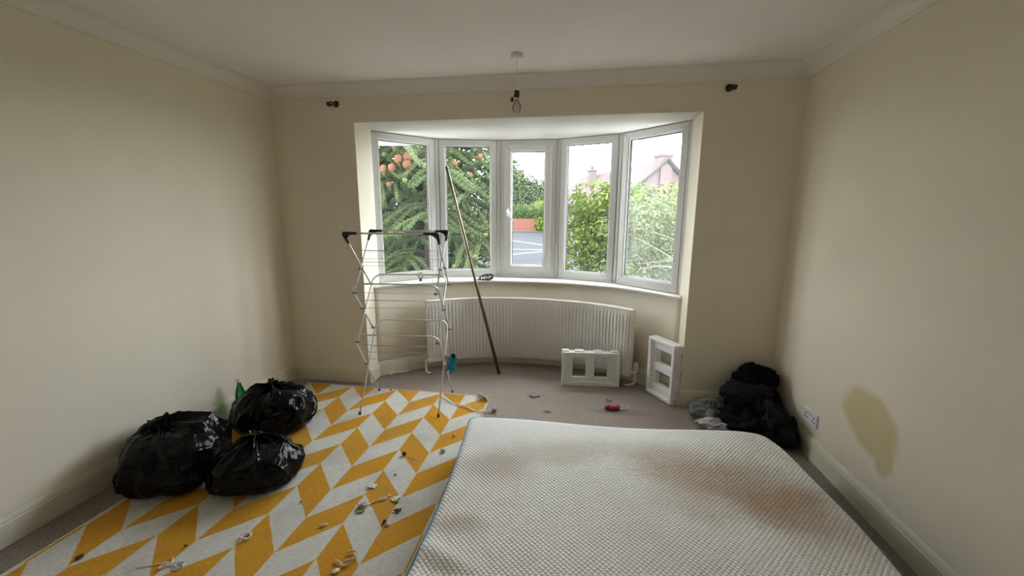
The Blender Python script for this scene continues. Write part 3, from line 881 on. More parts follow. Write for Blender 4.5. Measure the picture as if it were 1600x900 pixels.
# ------------------------------------------------------------------ green bottle
bt = thing('bottle', (.118, 2.470, 0), 'green plastic bottle with white cap standing behind a bin bag', 'bottle')
Mb = Matrix.Translation((.118, 2.470, 0))
MB().lathe([(.026, .001), (.033, .006), (.0345, .02), (.0335, .06), (.0345, .09), (.0345, .15), (.033, .18), (.027, .215), (.018, .245), (.0125, .265), (.0125, .285)], 24, Mb).build('body', M['green_pet'], bt)
MB().lathe([(.0148, .278), (.015, .282), (.015, .298), (.0135, .300)], 20, Mb).build('cap', M['white_plastic'], bt)

# ------------------------------------------------------------------ clothes heap
def garment(name, c, rad3, rz, seed, mat, label, tilt=(0, 0), folds=1.0, cat='clothing', dirn=0.0):
    n1, n2 = 110, 64; off = Vector((seed*2.3, seed*5.1, seed*.7)); vs_ = []
    cr, sr = math.cos(dirn), math.sin(dirn)
    for j in range(n2+1):
        th = PI*j/n2
        for i in range(n1):
            a = 2*PI*i/n1
            d = Vector((math.sin(th)*math.cos(a), math.sin(th)*math.sin(a), math.cos(th)))
            u = d.x*cr+d.y*sr; v = -d.x*sr+d.y*cr
            k = 1+.26*noise.noise(d*1.3+off)+.12*noise.noise(d*2.9+off)
            # long folds
            q = Vector((u*1.3, v*4.2, d.z*2.0))+off
            f = 1-abs(noise.noise(q+Vector((0, noise.noise(d*2+off), 0))*.8)); k += folds*.16*(f**5-.3)
            f2 = 1-abs(noise.noise(q*2.3+Vector((7, 1, 0)))); k += folds*.07*(f2**5-.3)
            p = Vector((d.x*rad3[0]*k, d.y*rad3[1]*k, d.z*rad3[2]*k))
            # flatten bottom
            if p.z < -.25*rad3[2]: p.z = -.25*rad3[2]+(p.z+.25*rad3[2])*.12; 
            p.z += tilt[0]*p.x+tilt[1]*p.y
            vs_.append(p)
    zmin = min(p.z for p in vs_)
    R_ = Matrix.Rotation(rz, 4, 'Z')
    vs_ = [R_ @ (p-Vector((0, 0, zmin)))+Vector(c) for p in vs_]
    vs_ = [(min(p.x, W-.024), min(p.y, D-.024), max(p.z, .003)) for p in vs_]
    fs_ = [(j*n1+i, (j+1)*n1+i, (j+1)*n1+(i+1) % n1, j*n1+(i+1) % n1) for j in range(n2) for i in range(n1)]
    o = MB().add(vs_, fs_, True).build(name, mat, org=c)
    return tag(o, label, cat, 'heap of clothes in the corner')
garment('garment', (3.88, 3.04, .003), (.20, .16, .22), .3, 3, M['cl_black'], 'black garment at the bottom of the heap against the back corner', folds=1.0, dirn=.5)
garment('garment', (3.83, 2.90, .003), (.185, .19, .165), -.2, 9, M['cl_navy'], 'navy black garment spread across the front of the heap', folds=1.3, dirn=1.2)
garment('garment', (3.91, 2.79, .003), (.13, .15, .18), .2, 14, M['cl_char'], 'charcoal garment at the right of the heap by the socket', folds=1.2, dirn=.2)
garment('garment', (3.875, 3.06, .285), (.14, .10, .105), .1, 21, M['cl_black'], 'topmost black garment on the heap', (.05, 0), 1.1, dirn=.2)
garment('garment', (3.80, 2.99, .205), (.19, .10, .075), .35, 27, M['cl_char'], 'dark charcoal garment lying across the middle of the heap', (.1, 0), 1.2, dirn=.1)
garment('garment', (3.60, 3.06, .003), (.15, .10, .095), -.1, 33, M['cl_grey'], 'folded grey garment at the left foot of the heap', folds=1.0, dirn=1.5)
garment('garment', (3.58, 2.90, .003), (.12, .075, .04), .1, 41, M['cl_white'], 'crumpled off-white garment tucked between mattress and grey garment', folds=1.4, dirn=.6)

# ------------------------------------------------------------------ double socket
so = thing('double_socket', (W, 2.6535, .2535), 'white double wall socket low on the right wall beside the heap', 'socket')
MB().box((-.011, -.0735, -.043), (0, .0735, .043)).build('plate', M['socket'], so, local=True, bevel=.004)
for s in (-1, 1):
    for dy, dz, a, b_ in ((0, .016, .0035, .008), (-.011, -.008, .006, .0035), (.011, -.008, .006, .0035)):
        MB().box((-.0118, s*.042+dy-a, dz-b_-.006), (-.010, s*.042+dy+a, dz+b_-.006)).build('pin_hole', M['dark_hole'], so, local=True)
    MB().box((-.0145, s*.010-.006, .008), (-.010, s*.010+.006, .030)).build('switch', M['socket'], so, local=True, bevel=.001)
    MB().box((-.0150, s*.010-.003, .024), (-.0142, s*.010+.003, .028)).build('switch_mark', M['dark_hole'], so, local=True)

# ------------------------------------------------------------------ curtain pole brackets
def bracket(x, z, sx, label):
    root = thing('curtain_bracket', (x, D, z), label, 'bracket', 'curtain pole brackets')
    M1 = rot_to((0, 0, 0), (0, -1, 0))
    MB().lathe([(.026, 0), (.026, .004), (.020, .008), (.010, .010)], 20, M1).build('wall_plate', M['bronze'], root, local=True)
    MB().tube([(0, -.006, 0), (0, -.06, 0), (sx*.004, -.085, -.004)], .0055, 10).build('stem', M['bronze'], root, local=True)
    pts = [(sx*.004, -.088+.021*math.cos(a), -.004+.021*math.sin(a)-.01) for a in [PI*.95+PI*1.1*k/10 for k in range(11)]]
    c_ = MB()
    for o_ in (-.010, .010): c_.tube([(p[0]+o_, p[1], p[2]) for p in pts], .004, 6)
    c_.grid(1, 10, lambda u, v: (pts[int(v*10)][0]+(u-.5)*.03, pts[int(v*10)][1], pts[int(v*10)][2]))
    c_.build('cup', M['bronze'], root, local=True)
    return root
bracket(.600, 2.371, -1, 'bronze curtain pole bracket above left end of the bay')
bracket(3.553, 2.373, 1, 'bronze curtain pole bracket above right end of the bay')

# ------------------------------------------------------------------ pendant lamp
LX, LY = 2.135, 2.770
lamp = thing('pendant_lamp', (LX, LY, H), 'bare bulb pendant hanging from a white ceiling rose', 'lamp')
MB().lathe([(.040, 0), (.041, -.006), (.040, -.026), (.034, -.032), (.010, -.034)][::-1], 28).build('ceiling_rose', M['white_plastic'], lamp, local=True)
MB().tube([(0, 0, -.030), (0.001, 0, -.12), (0, 0, -.215)], .0028, 8).build('flex', M['white_plastic'], lamp, local=True)
hol = MB().lathe([(.010, -.195), (.0155, -.200), (.0155, -.218)][::-1], 18).build('lampholder_cap', M['white_plastic'], lamp, local=True)
MB().lathe([(.0160, -.218), (.0165, -.222), (.0165, -.252), (.0145, -.258)][::-1], 18).build('lampholder', M['black_plastic'], lamp, local=True)
MB().tube([(-.012, 0, -.235), (-.026, -.004, -.262), (-.033, -.004, -.266)], .003, 6).build('tag_stem', M['black_plastic'], lamp, local=True)
MB().lathe([(.004, -.285), (.011, -.280), (.012, -.268), (.007, -.256)], 12, Matrix.Translation((-.030, -.004, 0))).build('swing_tag', M['black_plastic'], lamp, local=True)
MB().lathe([(.0135, -.258), (.0135, -.272), (.012, -.276)][::-1], 16).build('bulb_cap', M['chrome'], lamp, local=True)
MB().lathe([(.0025, -.352), (.014, -.350), (.024, -.342), (.030, -.325), (.0295, -.312), (.024, -.297), (.016, -.283), (.0125, -.272)], 24).build('bulb', M['bulb_glass'], lamp, local=True)
fb = MB()
for k in range(4):
    a = k*PI/2+.4; fb.tube([(.003*math.cos(a), .003*math.sin(a), -.278), (.012*math.cos(a), .012*math.sin(a), -.305), (.009*math.cos(a+.5), .009*math.sin(a+.5), -.330)], .0014, 5)
fb.build('filament', M['filament'], lamp, local=True)

# ------------------------------------------------------------------ things on the sill
def at(x, y, z): return Vector((x, y, z))
SZ = .862
wi = thing('wire_ornament', (1.055, 3.720, SZ-.003), 'small wire cage ornament on dark base on the window sill', 'ornament')
MB().lathe([(.013, 0), (.014, .004), (.012, .022), (.008, .026)], 14).build('base', M['black_plastic'], wi, local=True)
for k in range(6):
    a = 2*PI*k/6
    MB().tube([(.006*math.cos(a), .006*math.sin(a), .024)]+[(.034*math.sin(PI*t)**.8*math.cos(a+t*.8), .034*math.sin(PI*t)**.8*math.sin(a+t*.8), .026+.062*t) for t in (.2, .4, .6, .8, .95)], .0022, 5).build('wire_loop', M['bronze'], wi, local=True)
sg = thing('cord_bundle', (1.66, 3.925, SZ-.004), 'dark tangled bundle of looped cord on the sill beside the pole', 'cord')
for k, (ox, oz, ra, rb, ti) in enumerate(((0, .022, .042, .020, .5), (.018, .026, .040, .018, .35), (-.012, .020, .034, .016, .8), (.03, .022, .030, .017, .2))):
    pts = []
    for i in range(20):
        a = 2*PI*i/20
        pts.append((ox+ra*math.cos(a), -.01*k+.02*math.sin(a)*math.cos(ti), max(.005, oz+rb*math.sin(a)+.4*ra*math.cos(a)*.5)))
    MB().tube([(1.35*a_, b_, 1.25*c_) for a_, b_, c_ in pts], .0058, 7, closed=True).build('loop', M['black_plastic'] if k != 1 else M['bronze'], sg, local=True)
MB().box((-.085, -.03, .0), (-.045, -.01, .012)).build('plug_end', M['twig'], sg, local=True, bevel=.003)

# ------------------------------------------------------------------ small cloth on the airer
def hang_cloth():
    root = thing('small_cloth', (1.575, 2.870, .31), 'small blue and white cloth caught on the right side of airer', 'cloth')
    def fn(u, v):
        a = (u-.5); x = .030+.028*a+.012*math.sin(v*5+u*4)+.012*math.sin(u*14)
        y = .012*math.sin(u*17+v*3)+.01*math.cos(v*9)
        z = .125-.115*v-.03*abs(a)+.015*math.sin(u*6)
        return (x+.025*(1-v)*u*2, y, z)
    o = MB().grid(24, 24, fn).build('blue_panel', M['cl_blue'], root, local=True)
    s = o.modifiers.new('t', 'SOLIDIFY'); s.thickness = .005
    def fn2(u, v): return (-.005+.05*v*(1-.3*u)+.008*math.sin(u*9), -.014+.008*math.sin(v*12+u*6), .140-.045*u-.02*v*v)
    o = MB().grid(16, 16, fn2).build('white_panel', M['cl_white'], root, local=True)
    s = o.modifiers.new('t', 'SOLIDIFY'); s.thickness = .004
    MB().lathe([(.004, 0), (.012, .004), (.014, .02), (.009, .034), (.003, .037)], 12, Matrix.Translation((.066, 0, .105))).build('dark_toggle', M['cl_navy'], root, local=True)
hang_cloth()

# ------------------------------------------------------------------ red gadget on the carpet
rg = thing('handheld_gadget', (2.873, 3.055, 0), 'pink-red plastic gadget with clear loop lying on the carpet', 'gadget', rz=.17)
Mg = rot_to((-.055, 0, .022), (1, 0, 0))
MB().lathe([(.006, -.012), (.015, -.008), (.018, .0), (.0185, .012)], 18, Mg).build('nose_cap', M['deepred'], rg, local=True)
MB().lathe([(.0175, .012), (.020, .03), (.0235, .06), (.024, .088), (.022, .100), (.012, .103)], 22, Mg).build('body', M['pinkred'], rg, local=True)
MB().tube([(-.03, -.012, .044), (-.01, -.014, .0465), (.03, -.014, .048), (.03, -.022, .040), (-.01, -.0215, .037), (-.034, -.018, .034)], .0012, 5, closed=True).build('printed_outline', M['label_white'], rg, local=True)
MB().tube([(.002, -.0165, .0445), (.022, -.017, .0452), (.022, -.0215, .039), (.002, -.021, .038)], .001, 5, closed=True).build('printed_square', M['label_white'], rg, local=True)
MB().tube([(.045, .018, .024), (.10, .018, .022), (.112, .014, .02), (.118, 0, .018), (.114, -.014, .014), (.10, -.018, .012), (.045, -.018, .014)], .0032, 7).build('clear_loop', M['white_plastic'], rg, local=True)

# ------------------------------------------------------------------ cable with plug by the rug corner
def cable():
    root = thing('white_cable', (1.48, 3.04, .012), 'white cable with a grey plug trailing over the rug corner', 'cable')
    P = [(1.475, 3.035, .018), (1.55, 2.965, .017), (1.60, 2.928, .017), (1.66, 2.905, .022), (1.74, 2.875, .020), (1.80, 2.830, .017), (1.85, 2.812, .019), (1.90, 2.835, .014), (1.945, 2.855, .012)]
    MB().tube(catmull(P, 6), .0045, 8).build('flex', M['paper'], root)
    MB().lathe([(.010, -.012), (.020, -.008), (.022, .006), (.016, .016), (.006, .018)], 14, Matrix.Translation((1.96, 2.856, .018))).build('plug', M['ash'], root)
cable()

# ------------------------------------------------------------------ litter
RZ = .0105
def scrap(name, x, y, sx, sy, seed, mat, label, cat='litter', z=RZ, hgt=.010, group='litter on the rug', rz=0):
    r = random.Random(seed); off = Vector((seed, seed*.3, 0))
    def fn(u, v):
        px, py = (u-.5)*sx, (v-.5)*sy
        k = 1+.35*noise.noise(Vector((math.cos(6.28*u), math.sin(6.28*v), seed)))
        return (px*k, py*k, .0015+hgt*abs(noise.noise(Vector((u*2.5, v*2.5, 0))+off))*1.6)
    mb = MB().grid(8, 8, fn); mb.v = [tuple(Matrix.Rotation(rz, 4, 'Z') @ Vector(p)) for p in mb.v]
    o = mb.build(name, mat); o.location = (x, y, z)
    s = o.modifiers.new('t', 'SOLIDIFY'); s.thickness = .0012
    return tag(o, label, cat, group)
def lump(name, x, y, r_, seed, mat, label, z=RZ, flat=.6, cat='litter', group='litter on the rug'):
    off = Vector((seed*1.3, 0, seed)); vs_, fs_ = [], []; n1, n2 = 14, 9
    for j in range(n2+1):
        th = PI*j/n2
        for i in range(n1):
            a = 2*PI*i/n1; d = Vector((math.sin(th)*math.cos(a), math.sin(th)*math.sin(a), math.cos(th)))
            k = 1+.8*noise.noise(d*1.6+off); vs_.append((d.x*r_*k, d.y*r_*k, r_*flat*(1+d.z)*max(.4, k)))
    for j in range(n2):
        for i in range(n1): fs_.append((j*n1+i, (j+1)*n1+i, (j+1)*n1+(i+1) % n1, j*n1+(i+1) % n1))
    o = MB().add(vs_, fs_, True).build(name, mat); o.location = (x, y, z)
    return tag(o, label, cat, group)
def stub(name, x, y, L_, r_, rz, mat, label, z=RZ, group='litter on the rug'):
    o = MB().tube([(-L_/2, 0, r_), (-L_/6, 0, r_*1.02), (L_/6, 0, r_*.98), (L_/2, 0, r_)], [r_*.9, r_, r_, r_*.9], 10).build(name, mat)
    o.location = (x, y, z); o.rotation_euler = (0, 0, rz); return tag(o, label, 'litter', group)
scrap('tissue_scrap', 1.469, 1.879, .045, .035, 1, M['paper'], 'white torn tissue scrap, the largest on the rug', hgt=.014)
stub('paper_stub', 1.376, 1.573, .032, .005, .35, M['paper'], 'short white paper stub on a yellow block, left of the others')
stub('paper_stub', 1.68, 1.628, .024, .0055, .3, M['paper'], 'short white paper stub near the mattress edge')
lump('crumb', 1.660, 1.640, .009, 5, M['crumb'], 'dark crumb touching the short paper stub')
scrap('wrapper_scrap', 1.640, 1.808, .05, .028, 6, M['paper'], 'crumpled pale wrapper strip near the mattress', rz=.7)
scrap('wrapper_scrap', 1.655, 1.788, .022, .014, 7, M['greenbit'], 'tiny green wrapper scrap beside the pale strip', rz=.4)
lump('crumb', 1.69, 1.726, .016, 8, M['crumb'], 'long brown crumb on a white block by mattress', flat=.25)
lump('fluff_ball', 1.497, 1.720, .022, 9, M['ash'], 'grey fluff clump among crumbs in the rug middle', flat=.35)
scrap('wrapper_scrap', 1.505, 1.690, .038, .018, 10, M['greenbit'], 'yellow-green scrap at the foot of the fluff clump', rz=.2)
def ring_tie(name, x, y, pts, r_, mat, label, z=RZ, closed=False, cat='hair tie', group='litter on the rug'):
    o = MB().tube(catmull(pts, 5) if not closed else pts, r_, 7, closed=closed).build(name, mat); o.location = (x, y, z)
    return tag(o, label, cat, group)
ring_tie('hair_tie', 1.57, 1.78, [(-.05, -.05, .003), (-.035, -.02, .004), (-.01, .0, .006), (0, .02, .006), (.02, .02, .004), (.0, .0, .004), (.03, .05, .003)], .0035, M['ribbon'], 'thin pale pink strip curled between fluff clump and wrapper')
ring_tie('twist_ring', 1.061, 1.448, [(.022*math.cos(a), .020*math.sin(a), .006+.004*math.sin(3*a)) for a in [2*PI*i/18 for i in range(18)]], .0045, M['label_white'], 'pale crumpled ring alone left of the rug middle', closed=True)
ring_tie('ribbon_loop', 1.60, 1.405, [(-.05, -.01, .004), (-.02, -.022, .006), (.0, -.035, .006), (.02, -.015, .006), (.0, -.02, .012), (.03, .0, .014), (.036, .03, .012), (.005, .045, .009), (-.018, .03, .006)], .004, M['ribbon'], 'pale pink ribbon loop at the bottom of the rug by mattress')
scrap('paper_scrap', 1.585, 1.345, .03, .02, 12, M['paper'], 'white scrap just below the pink ribbon loop', rz=.6)
stub('cotton_bud', .79, 1.245, .115, .0022, .42, M['white_plastic'], 'white stick lying at the near left of the rug')
ring_tie('hair_tie', .855, 1.262, [(-.02, .03, .003), (.0, .012, .004), (.0, -.012, .005), (-.018, -.03, .004), (-.02, -.01, .004), (.012, .0, .004), (.035, .008, .004)], .003, M['ribbon'], 'thin tan hair tie beside the white stick')
ring_tie('metal_ring', .905, 1.262, [(.016*math.cos(a), .016*math.sin(a), .003) for a in [2*PI*i/20 for i in range(20)]], .0028, M['wire'], 'small metal ring right of the tan hair tie', closed=True, cat='ring')
lump('crumb', .434, 1.225, .014, 14, M['crumb'], 'brown crumb near the left edge of the rug', flat=.35)
lump('crumb', .833, 1.355, .006, 15, M['crumb'], 'tiny dark crumb above the white stick')
lump('fluff_ball', 1.520, 2.190, .014, 16, M['crumb'], 'dark fluff ball on a yellow block with thin stems', flat=.8)
for k, (dx, dy, a) in enumerate(((.05, .0, .3), (.075, -.015, -.5), (.06, -.03, .1))):
    stub('straw_bit', 1.535+dx, 2.18+dy, .05, .0016, a, M['ribbon'], ['thin pale straw bit nearest the dark fluff ball', 'thin pale straw bit farthest from the dark fluff ball', 'lowest of three thin straw bits by the fluff ball'][k])
lump('fluff_ball', 1.762, 2.465, .010, 17, M['paper'], 'white fluff touching the far left mattress edge', flat=.9)
lump('fluff_ball', 1.746, 2.269, .014, 18, M['ash'], 'grey fluff on a white block near the mattress', flat=.4)
lump('crumb', 1.55, 1.995, .006, 19, M['crumb'], 'small dark speck in a white diamond above tissue', flat=.5)
lump('crumb', 1.16, 1.70, .005, 20, M['crumb'], 'small dark speck on the white diamond beside nearest bag', flat=.5)
lump('crumb', 1.01, 3.075, .008, 21, M['crumb'], 'small dark speck beside the back left airer foot', flat=.6)
scrap('torn_paper', .90, 3.475, .20, .045, 22, M['paper'], 'torn white paper strip against the skirting of the bay', z=.002, hgt=.02, group='litter on the carpet', rz=.65)
lump('fluff_ball', 2.238, 3.19, .026, 23, M['ash'], 'dark grey fluff on the carpet in front of the bay', z=.001, flat=.2, group='litter on the carpet')
lump('crumb', 2.84, 3.215, .007, 24, M['crumb'], 'small dark speck on the carpet above the red gadget', z=.001, flat=.5, group='litter on the carpet')
for k, xx in enumerate((1.17, 1.24, 1.305)):
    lump('dead_fly', xx, 3.735+.03*k, .006, 30+k, M['black_plastic'], ['leftmost of three tiny dead flies on the sill', 'middle of three tiny dead flies on the sill', 'rightmost of three tiny dead flies on the sill'][k], z=SZ-.004, flat=.6, group='dead flies on the sill', cat='insect')

# ------------------------------------------------------------------ outdoors
GZ = -.30
gr = MB(); gr.box((-120, 4.3, GZ-.3), (120, 200, GZ)); tag(struct(gr.build('ground', M['grass'])), 'garden and verge outside')
tag(struct(MB().box((-8, 4.35, GZ-.02), (7, 12.4, GZ+.012)).build('bounce_ground', M['bounce_pale'])), 'added pale ground outside the bay, unseen, bouncing daylight up to the ceiling')  # added slab, hidden below the sill, reflects daylight up to the ceiling
dv = MB().add([(-6, 12.5, GZ+.01), (4.5, 12.5, GZ+.01), (16, 39.5, GZ+.01), (-28, 39.5, GZ+.01)], [(0, 1, 2, 3)]); tag(struct(dv.build('road', M['tarmac'])), 'grey road outside')
def strip(a, b_, wd, label):
    a, b_ = Vector((*a, GZ+.014)), Vector((*b_, GZ+.014)); d = (b_-a).normalized(); n_ = Vector((-d.y, d.x, 0))*wd/2
    o = MB().add([a-n_, b_-n_, b_+n_, a+n_], [(0, 1, 2, 3)]).build('road_marking', M['roadpaint'], org=a); return tag(o, label, 'road marking', 'white lines on the road')
strip((-4.2, 31), (3.6, 19.3), .35, 'farthest white line slanting across the road')
strip((-3.0, 20.6), (3.6, 20.8), .40, 'middle white line straight across the road')
strip((-2.2, 15.2), (3.4, 23.4), .30, 'nearest white line slanting across the road')
tag(struct(MB().box((-30, 39.5, GZ), (25, 41.3, GZ+.14)).build('pavement', M['pave'])), 'pavement beyond the road')
gw = MB().box((-12, 41.6, GZ), (-1.75, 41.85, GZ+1.30)).build('garden_wall', M['brick'], org=(-7, 41.7, GZ)); tag(gw, 'low orange brick garden wall across the road', 'wall')

def leaves(name, mat, n, place, size, parent=None, seed=1, aspect=.36, up_bias=.4):
    """one mesh of n small folded leaves; place(rng)->(point, outward normal)"""
    g = np.random.default_rng(seed)
    P = np.zeros((n, 3)); Nn = np.zeros((n, 3))
    pr_, nr_ = place(g, n); P[:] = pr_; Nn[:] = nr_
    Nn += g.normal(0, .55, (n, 3)); Nn[:, 2] += up_bias; Nn /= np.linalg.norm(Nn, axis=1)[:, None]
    T = g.normal(0, 1, (n, 3)); T -= (T*Nn).sum(1)[:, None]*Nn; T /= np.linalg.norm(T, axis=1)[:, None]
    B = np.cross(Nn, T); s = size*g.uniform(.6, 1.25, n)[:, None]
    v = np.stack([P-T*s*.5, P-T*s*.05+B*s*aspect*.5-Nn*s*.05, P+T*s*.5+Nn*s*-.08, P-T*s*.05-B*s*aspect*.5-Nn*s*.05, P+Nn*s*.06], 1).reshape(-1, 3)
    idx = np.arange(n)[:, None]*5
    f = np.concatenate([idx+np.array([[0, 4, 1]]), idx+np.array([[1, 4, 2]]), idx+np.array([[2, 4, 3]]), idx+np.array([[3, 4, 0]])], 1).reshape(-1, 3)
    me = bpy.data.meshes.new(name)
    M_ = ORG[parent].inverted() if parent in ORG else Matrix()
    off = np.array(M_.translation)
    me.vertices.add(len(v)); me.vertices.foreach_set('co', (v+off).ravel())
    me.loops.add(f.size); me.loops.foreach_set('vertex_index', f.ravel().astype(np.int32))
    me.polygons.add(len(f)); me.polygons.foreach_set('loop_start', np.arange(0, f.size, 3, dtype=np.int32))
    me.update(calc_edges=True); me.materials.append(mat)
    o = bpy.data.objects.new(name, me); COL.objects.link(o); o.parent = parent; o['kind'] = 'stuff'
    return o
def blobplace(ells, shell=.30):
    """leaves in the outer shell of a union of ellipsoids"""
    wts = np.array([e[3]*e[4]+e[4]*e[5]+e[3]*e[5] for e in ells]); wts = wts/wts.sum()
    def pl(g, n):
        k = g.choice(len(ells), n, p=wts); E_ = np.array(ells)[k]
        d = g.normal(0, 1, (n, 3)); d /= np.linalg.norm(d, axis=1)[:, None]
        r = 1-shell*g.random(n)**1.3+g.normal(0, .03, n)
        return E_[:, :3]+d*E_[:, 3:]*r[:, None], d
    return pl
def bush(name, c, label, cat, mat, ells, n, size, seed, group=None, stems=0, stem_mat='bark', aspect=.36, shell=.3):
    root = thing(name, c, label, cat, group)
    leaves('foliage', mat, n, blobplace([(c[0]+e[0], c[1]+e[1], c[2]+e[2], *e[3:]) for e in ells], shell), size, root, seed, aspect)
    r = random.Random(seed)
    for k in range(stems):
        e = ells[k % len(ells)]
        tip = Vector((e[0]+r.uniform(-.7, .7)*e[3], e[1]-r.uniform(.2, .95)*e[4], e[2]+r.uniform(-.3, .8)*e[5]))
        b0 = Vector((r.uniform(-.2, .2), r.uniform(-.2, .2), 0)); md = b0.lerp(tip, .5)+Vector((r.uniform(-.2, .2), 0, .25))
        MB().tube(catmull([b0, md, tip], 5), [.028-.0022*i for i in range(11)], 6).build('branch', M[stem_mat], root, local=True)
    return root
# laurel hedge (window four), pale shrub (window five)
lr = random.Random(5)
EL = [(lr.uniform(-.32, 1.5), lr.uniform(-.5, .35), z, .62, .55, .50) for z in (.25, .25, .6, .6, .95, .95, 1.3, 1.35, 1.65, 1.7, 1.9) for _ in range(2)]
EL += [(-.15, -.2, 2.08, .42, .4, .42), (.35, -.1, 2.16, .36, .4, .42), (.75, -.1, 2.0, .4, .4, .4), (-.42, 0, 1.85, .35, .4, .4)]
bush('laurel_bush', (2.95, 8.3, GZ), 'tall bright green laurel bush outside the right-hand windows', 'bush', M['laurel'], EL, 16000, .125, 3, stems=10, shell=.45)
ES = [(lr.uniform(-1.0, 1.4), lr.uniform(-.5, .6), z, .60, .55, .46) for z in (.2, .5, .8, 1.1, 1.4, 1.65) for _ in range(4)]
ES += [(.55, 0, 2.0, .3, .3, .36), (-.5, 0, 1.85, .4, .3, .3)]
sh = bush('pale_shrub', (4.25, 7.0, GZ), 'pale loose shrub with bare twigs outside the misted window', 'bush', M['shrub'], ES, 17000, .075, 4, stems=0, shell=.5, aspect=.42)
r_ = random.Random(12)
for k in range(12):
    b0 = Vector((r_.uniform(-.1, .9), -.55, r_.uniform(.4, 1.2))); d = Vector((r_.uniform(-1, .4), r_.uniform(-.3, .1), r_.uniform(-.1, .7)))
    p1 = b0+d*.5; p2 = p1+(d+Vector((r_.uniform(-.4, .4), 0, r_.uniform(-.3, .4))))*.45
    MB().tube(catmull([b0, p1, p2], 4), [.012-.001*i for i in range(9)], 5).build('twig', M['twig'], sh, local=True)
MB().tube([(.3, 0, 1.9), (.33, -.1, 2.3), (.28, -.1, 2.75)], [.012, .008, .004], 5).build('twig', M['twig'], sh, local=True)
leaves('foliage', M['shrub'], 60, blobplace([(4.55, 6.9, GZ+2.45, .10, .08, .34)], .9), .06, sh, 77)
# dark evergreen filling behind the monkey puzzle and neighbours
bush('dark_evergreen', (-2.6, 11.5, GZ), 'dark evergreen mass far behind the monkey puzzle tree', 'tree', M['dark_leaf'],
     [(x, 0, z, 1.3, 1.0, 1.0) for x in (-3.2, -1.6, 0, 1.4) for z in (.8, 2.0, 3.2, 4.4, 5.4)], 34000, .25, 6, stems=6, shell=.6)
# across the road
bush('clipped_hedge', (-5.5, 42.9, GZ), 'clipped green hedge behind the brick wall across the road', 'hedge', M['hedge'],
     [(x*.8, 0, z, .8, .6, .62) for x in range(-8, 13) for z in (.6, 1.2, 1.75, 2.25)], 12000, .30, 7)
bush('golden_shrub', (-1.3, 44.6, GZ), 'golden yellow shrub rising above the clipped hedge', 'bush', M['golden'], [(0, 0, 1.6, 1.7, 1.0, 1.7), (1.3, 0, 1.4, 1.3, .9, 1.5)], 2500, .32, 8)
bush('roadside_plant', (-1.0, 40.6, GZ), 'bright green plant beside the end of the brick wall', 'bush', M['laurel'], [(0, 0, .7, .75, .5, .8)], 500, .35, 18)
bush('willow_tree', (-4.6, 50, GZ), 'tall pale willow tree beyond the clipped hedge', 'tree', M['willow'],
     [(-3.0, 0, 4.4, 2.4, 2, 3.6), (-1.2, 0, 4.6, 2.2, 2, 3.9), (.6, 0, 3.6, 2.0, 2, 3.4), (2.6, 0, 3.1, 2.0, 2, 3.0), (4.6, 0, 2.6, 1.8, 2, 2.6)], 30000, .5, 9, stems=5, aspect=.26, shell=.7)

# house with chimneys far right
HA, HBp = Vector((8.15, 28.5, 0)), Vector((2.8, 41.0, 0))       # ridge ends (near, far)
hs = thing('house', (HA.x, HA.y, GZ), 'tiled-roof house with two chimneys beyond the shrubs', 'house')
rd = (HBp-HA).normalized(); rn = Vector((-rd.y, rd.x, 0))            # rn to the left (viewer's) side
rn = rn if rn.x < 0 else -rn
ZR, ZE, HWf = 5.0, 2.2, 3.4
def P3(t, s, z): p = HA+rd*t+rn*s; return (p.x, p.y, z)
LH = (HBp-HA).length
wl_ = MB().add([P3(.2, 3.1, GZ), P3(LH-.2, 3.1, GZ), P3(LH-.2, -3.1, GZ), P3(.2, -3.1, GZ), P3(.2, 3.1, ZE+.2), P3(LH-.2, 3.1, ZE+.2), P3(LH-.2, -3.1, ZE+.2), P3(.2, -3.1, ZE+.2), P3(.2, 0, ZR-.15), P3(LH-.2, 0, ZR-.15)],
       [(0, 1, 5, 4), (2, 3, 7, 6), (3, 0, 4, 8, 7), (1, 2, 6, 9, 5)])
wl_.build('wall', M['render'], hs)
for s in (1, -1):
    q = [P3(0, 0, ZR), P3(LH, 0, ZR), P3(LH, s*HWf, ZE), P3(0, s*HWf, ZE)]
    MB().add(q+[(x, y, z-.14) for x, y, z in q], [(0, 1, 2, 3), (7, 6, 5, 4), (0, 4, 5, 1), (1, 5, 6, 2), (2, 6, 7, 3), (3, 7, 4, 0)]).build('roof_slope', M['roof'], hs)
    MB().tube([P3(-.02, s*.05, ZR+.03), P3(-.02, s*HWf, ZE+.03)], .09, 6).build('verge', M['pave'], hs)
def chimney(t, s, w_, zb, zt_, mat, pots):
    p = HA+rd*t+rn*s; mm = Matrix.Translation((p.x, p.y, 0)) @ Matrix.Rotation(math.atan2(rd.y, rd.x), 4, 'Z')
    st = MB().box((-w_/2, -w_/2, zb), (w_/2, w_/2, zt_), mm); st.box((-w_/2-.06, -w_/2-.06, zt_-.12), (w_/2+.06, w_/2+.06, zt_+.02), mm)
    c_ = st.build('chimney', mat, hs)
    for k in range(pots):
        MB().lathe([(.13, zt_), (.12, zt_+.3), (.14, zt_+.34)], 10, mm @ Matrix.Translation(((k-.5*(pots-1))*.35, 0, 0))).build('chimney_pot', M['render'], c_)
    return mm
chimney(.5, 0, .85, ZE, ZR+.35, M['render'], 0)
mm = chimney(9.4, .9, .62, ZE, ZR+.25, M['render'], 1)
ae = MB().tube([mm @ Vector((.15, 0, ZR)), mm @ Vector((.15, 0, ZR+1.5))], .025, 5)
ae.tube([mm @ Vector((.15, -.8, ZR+1.4)), mm @ Vector((.15, .8, ZR+1.5))], .018, 5)
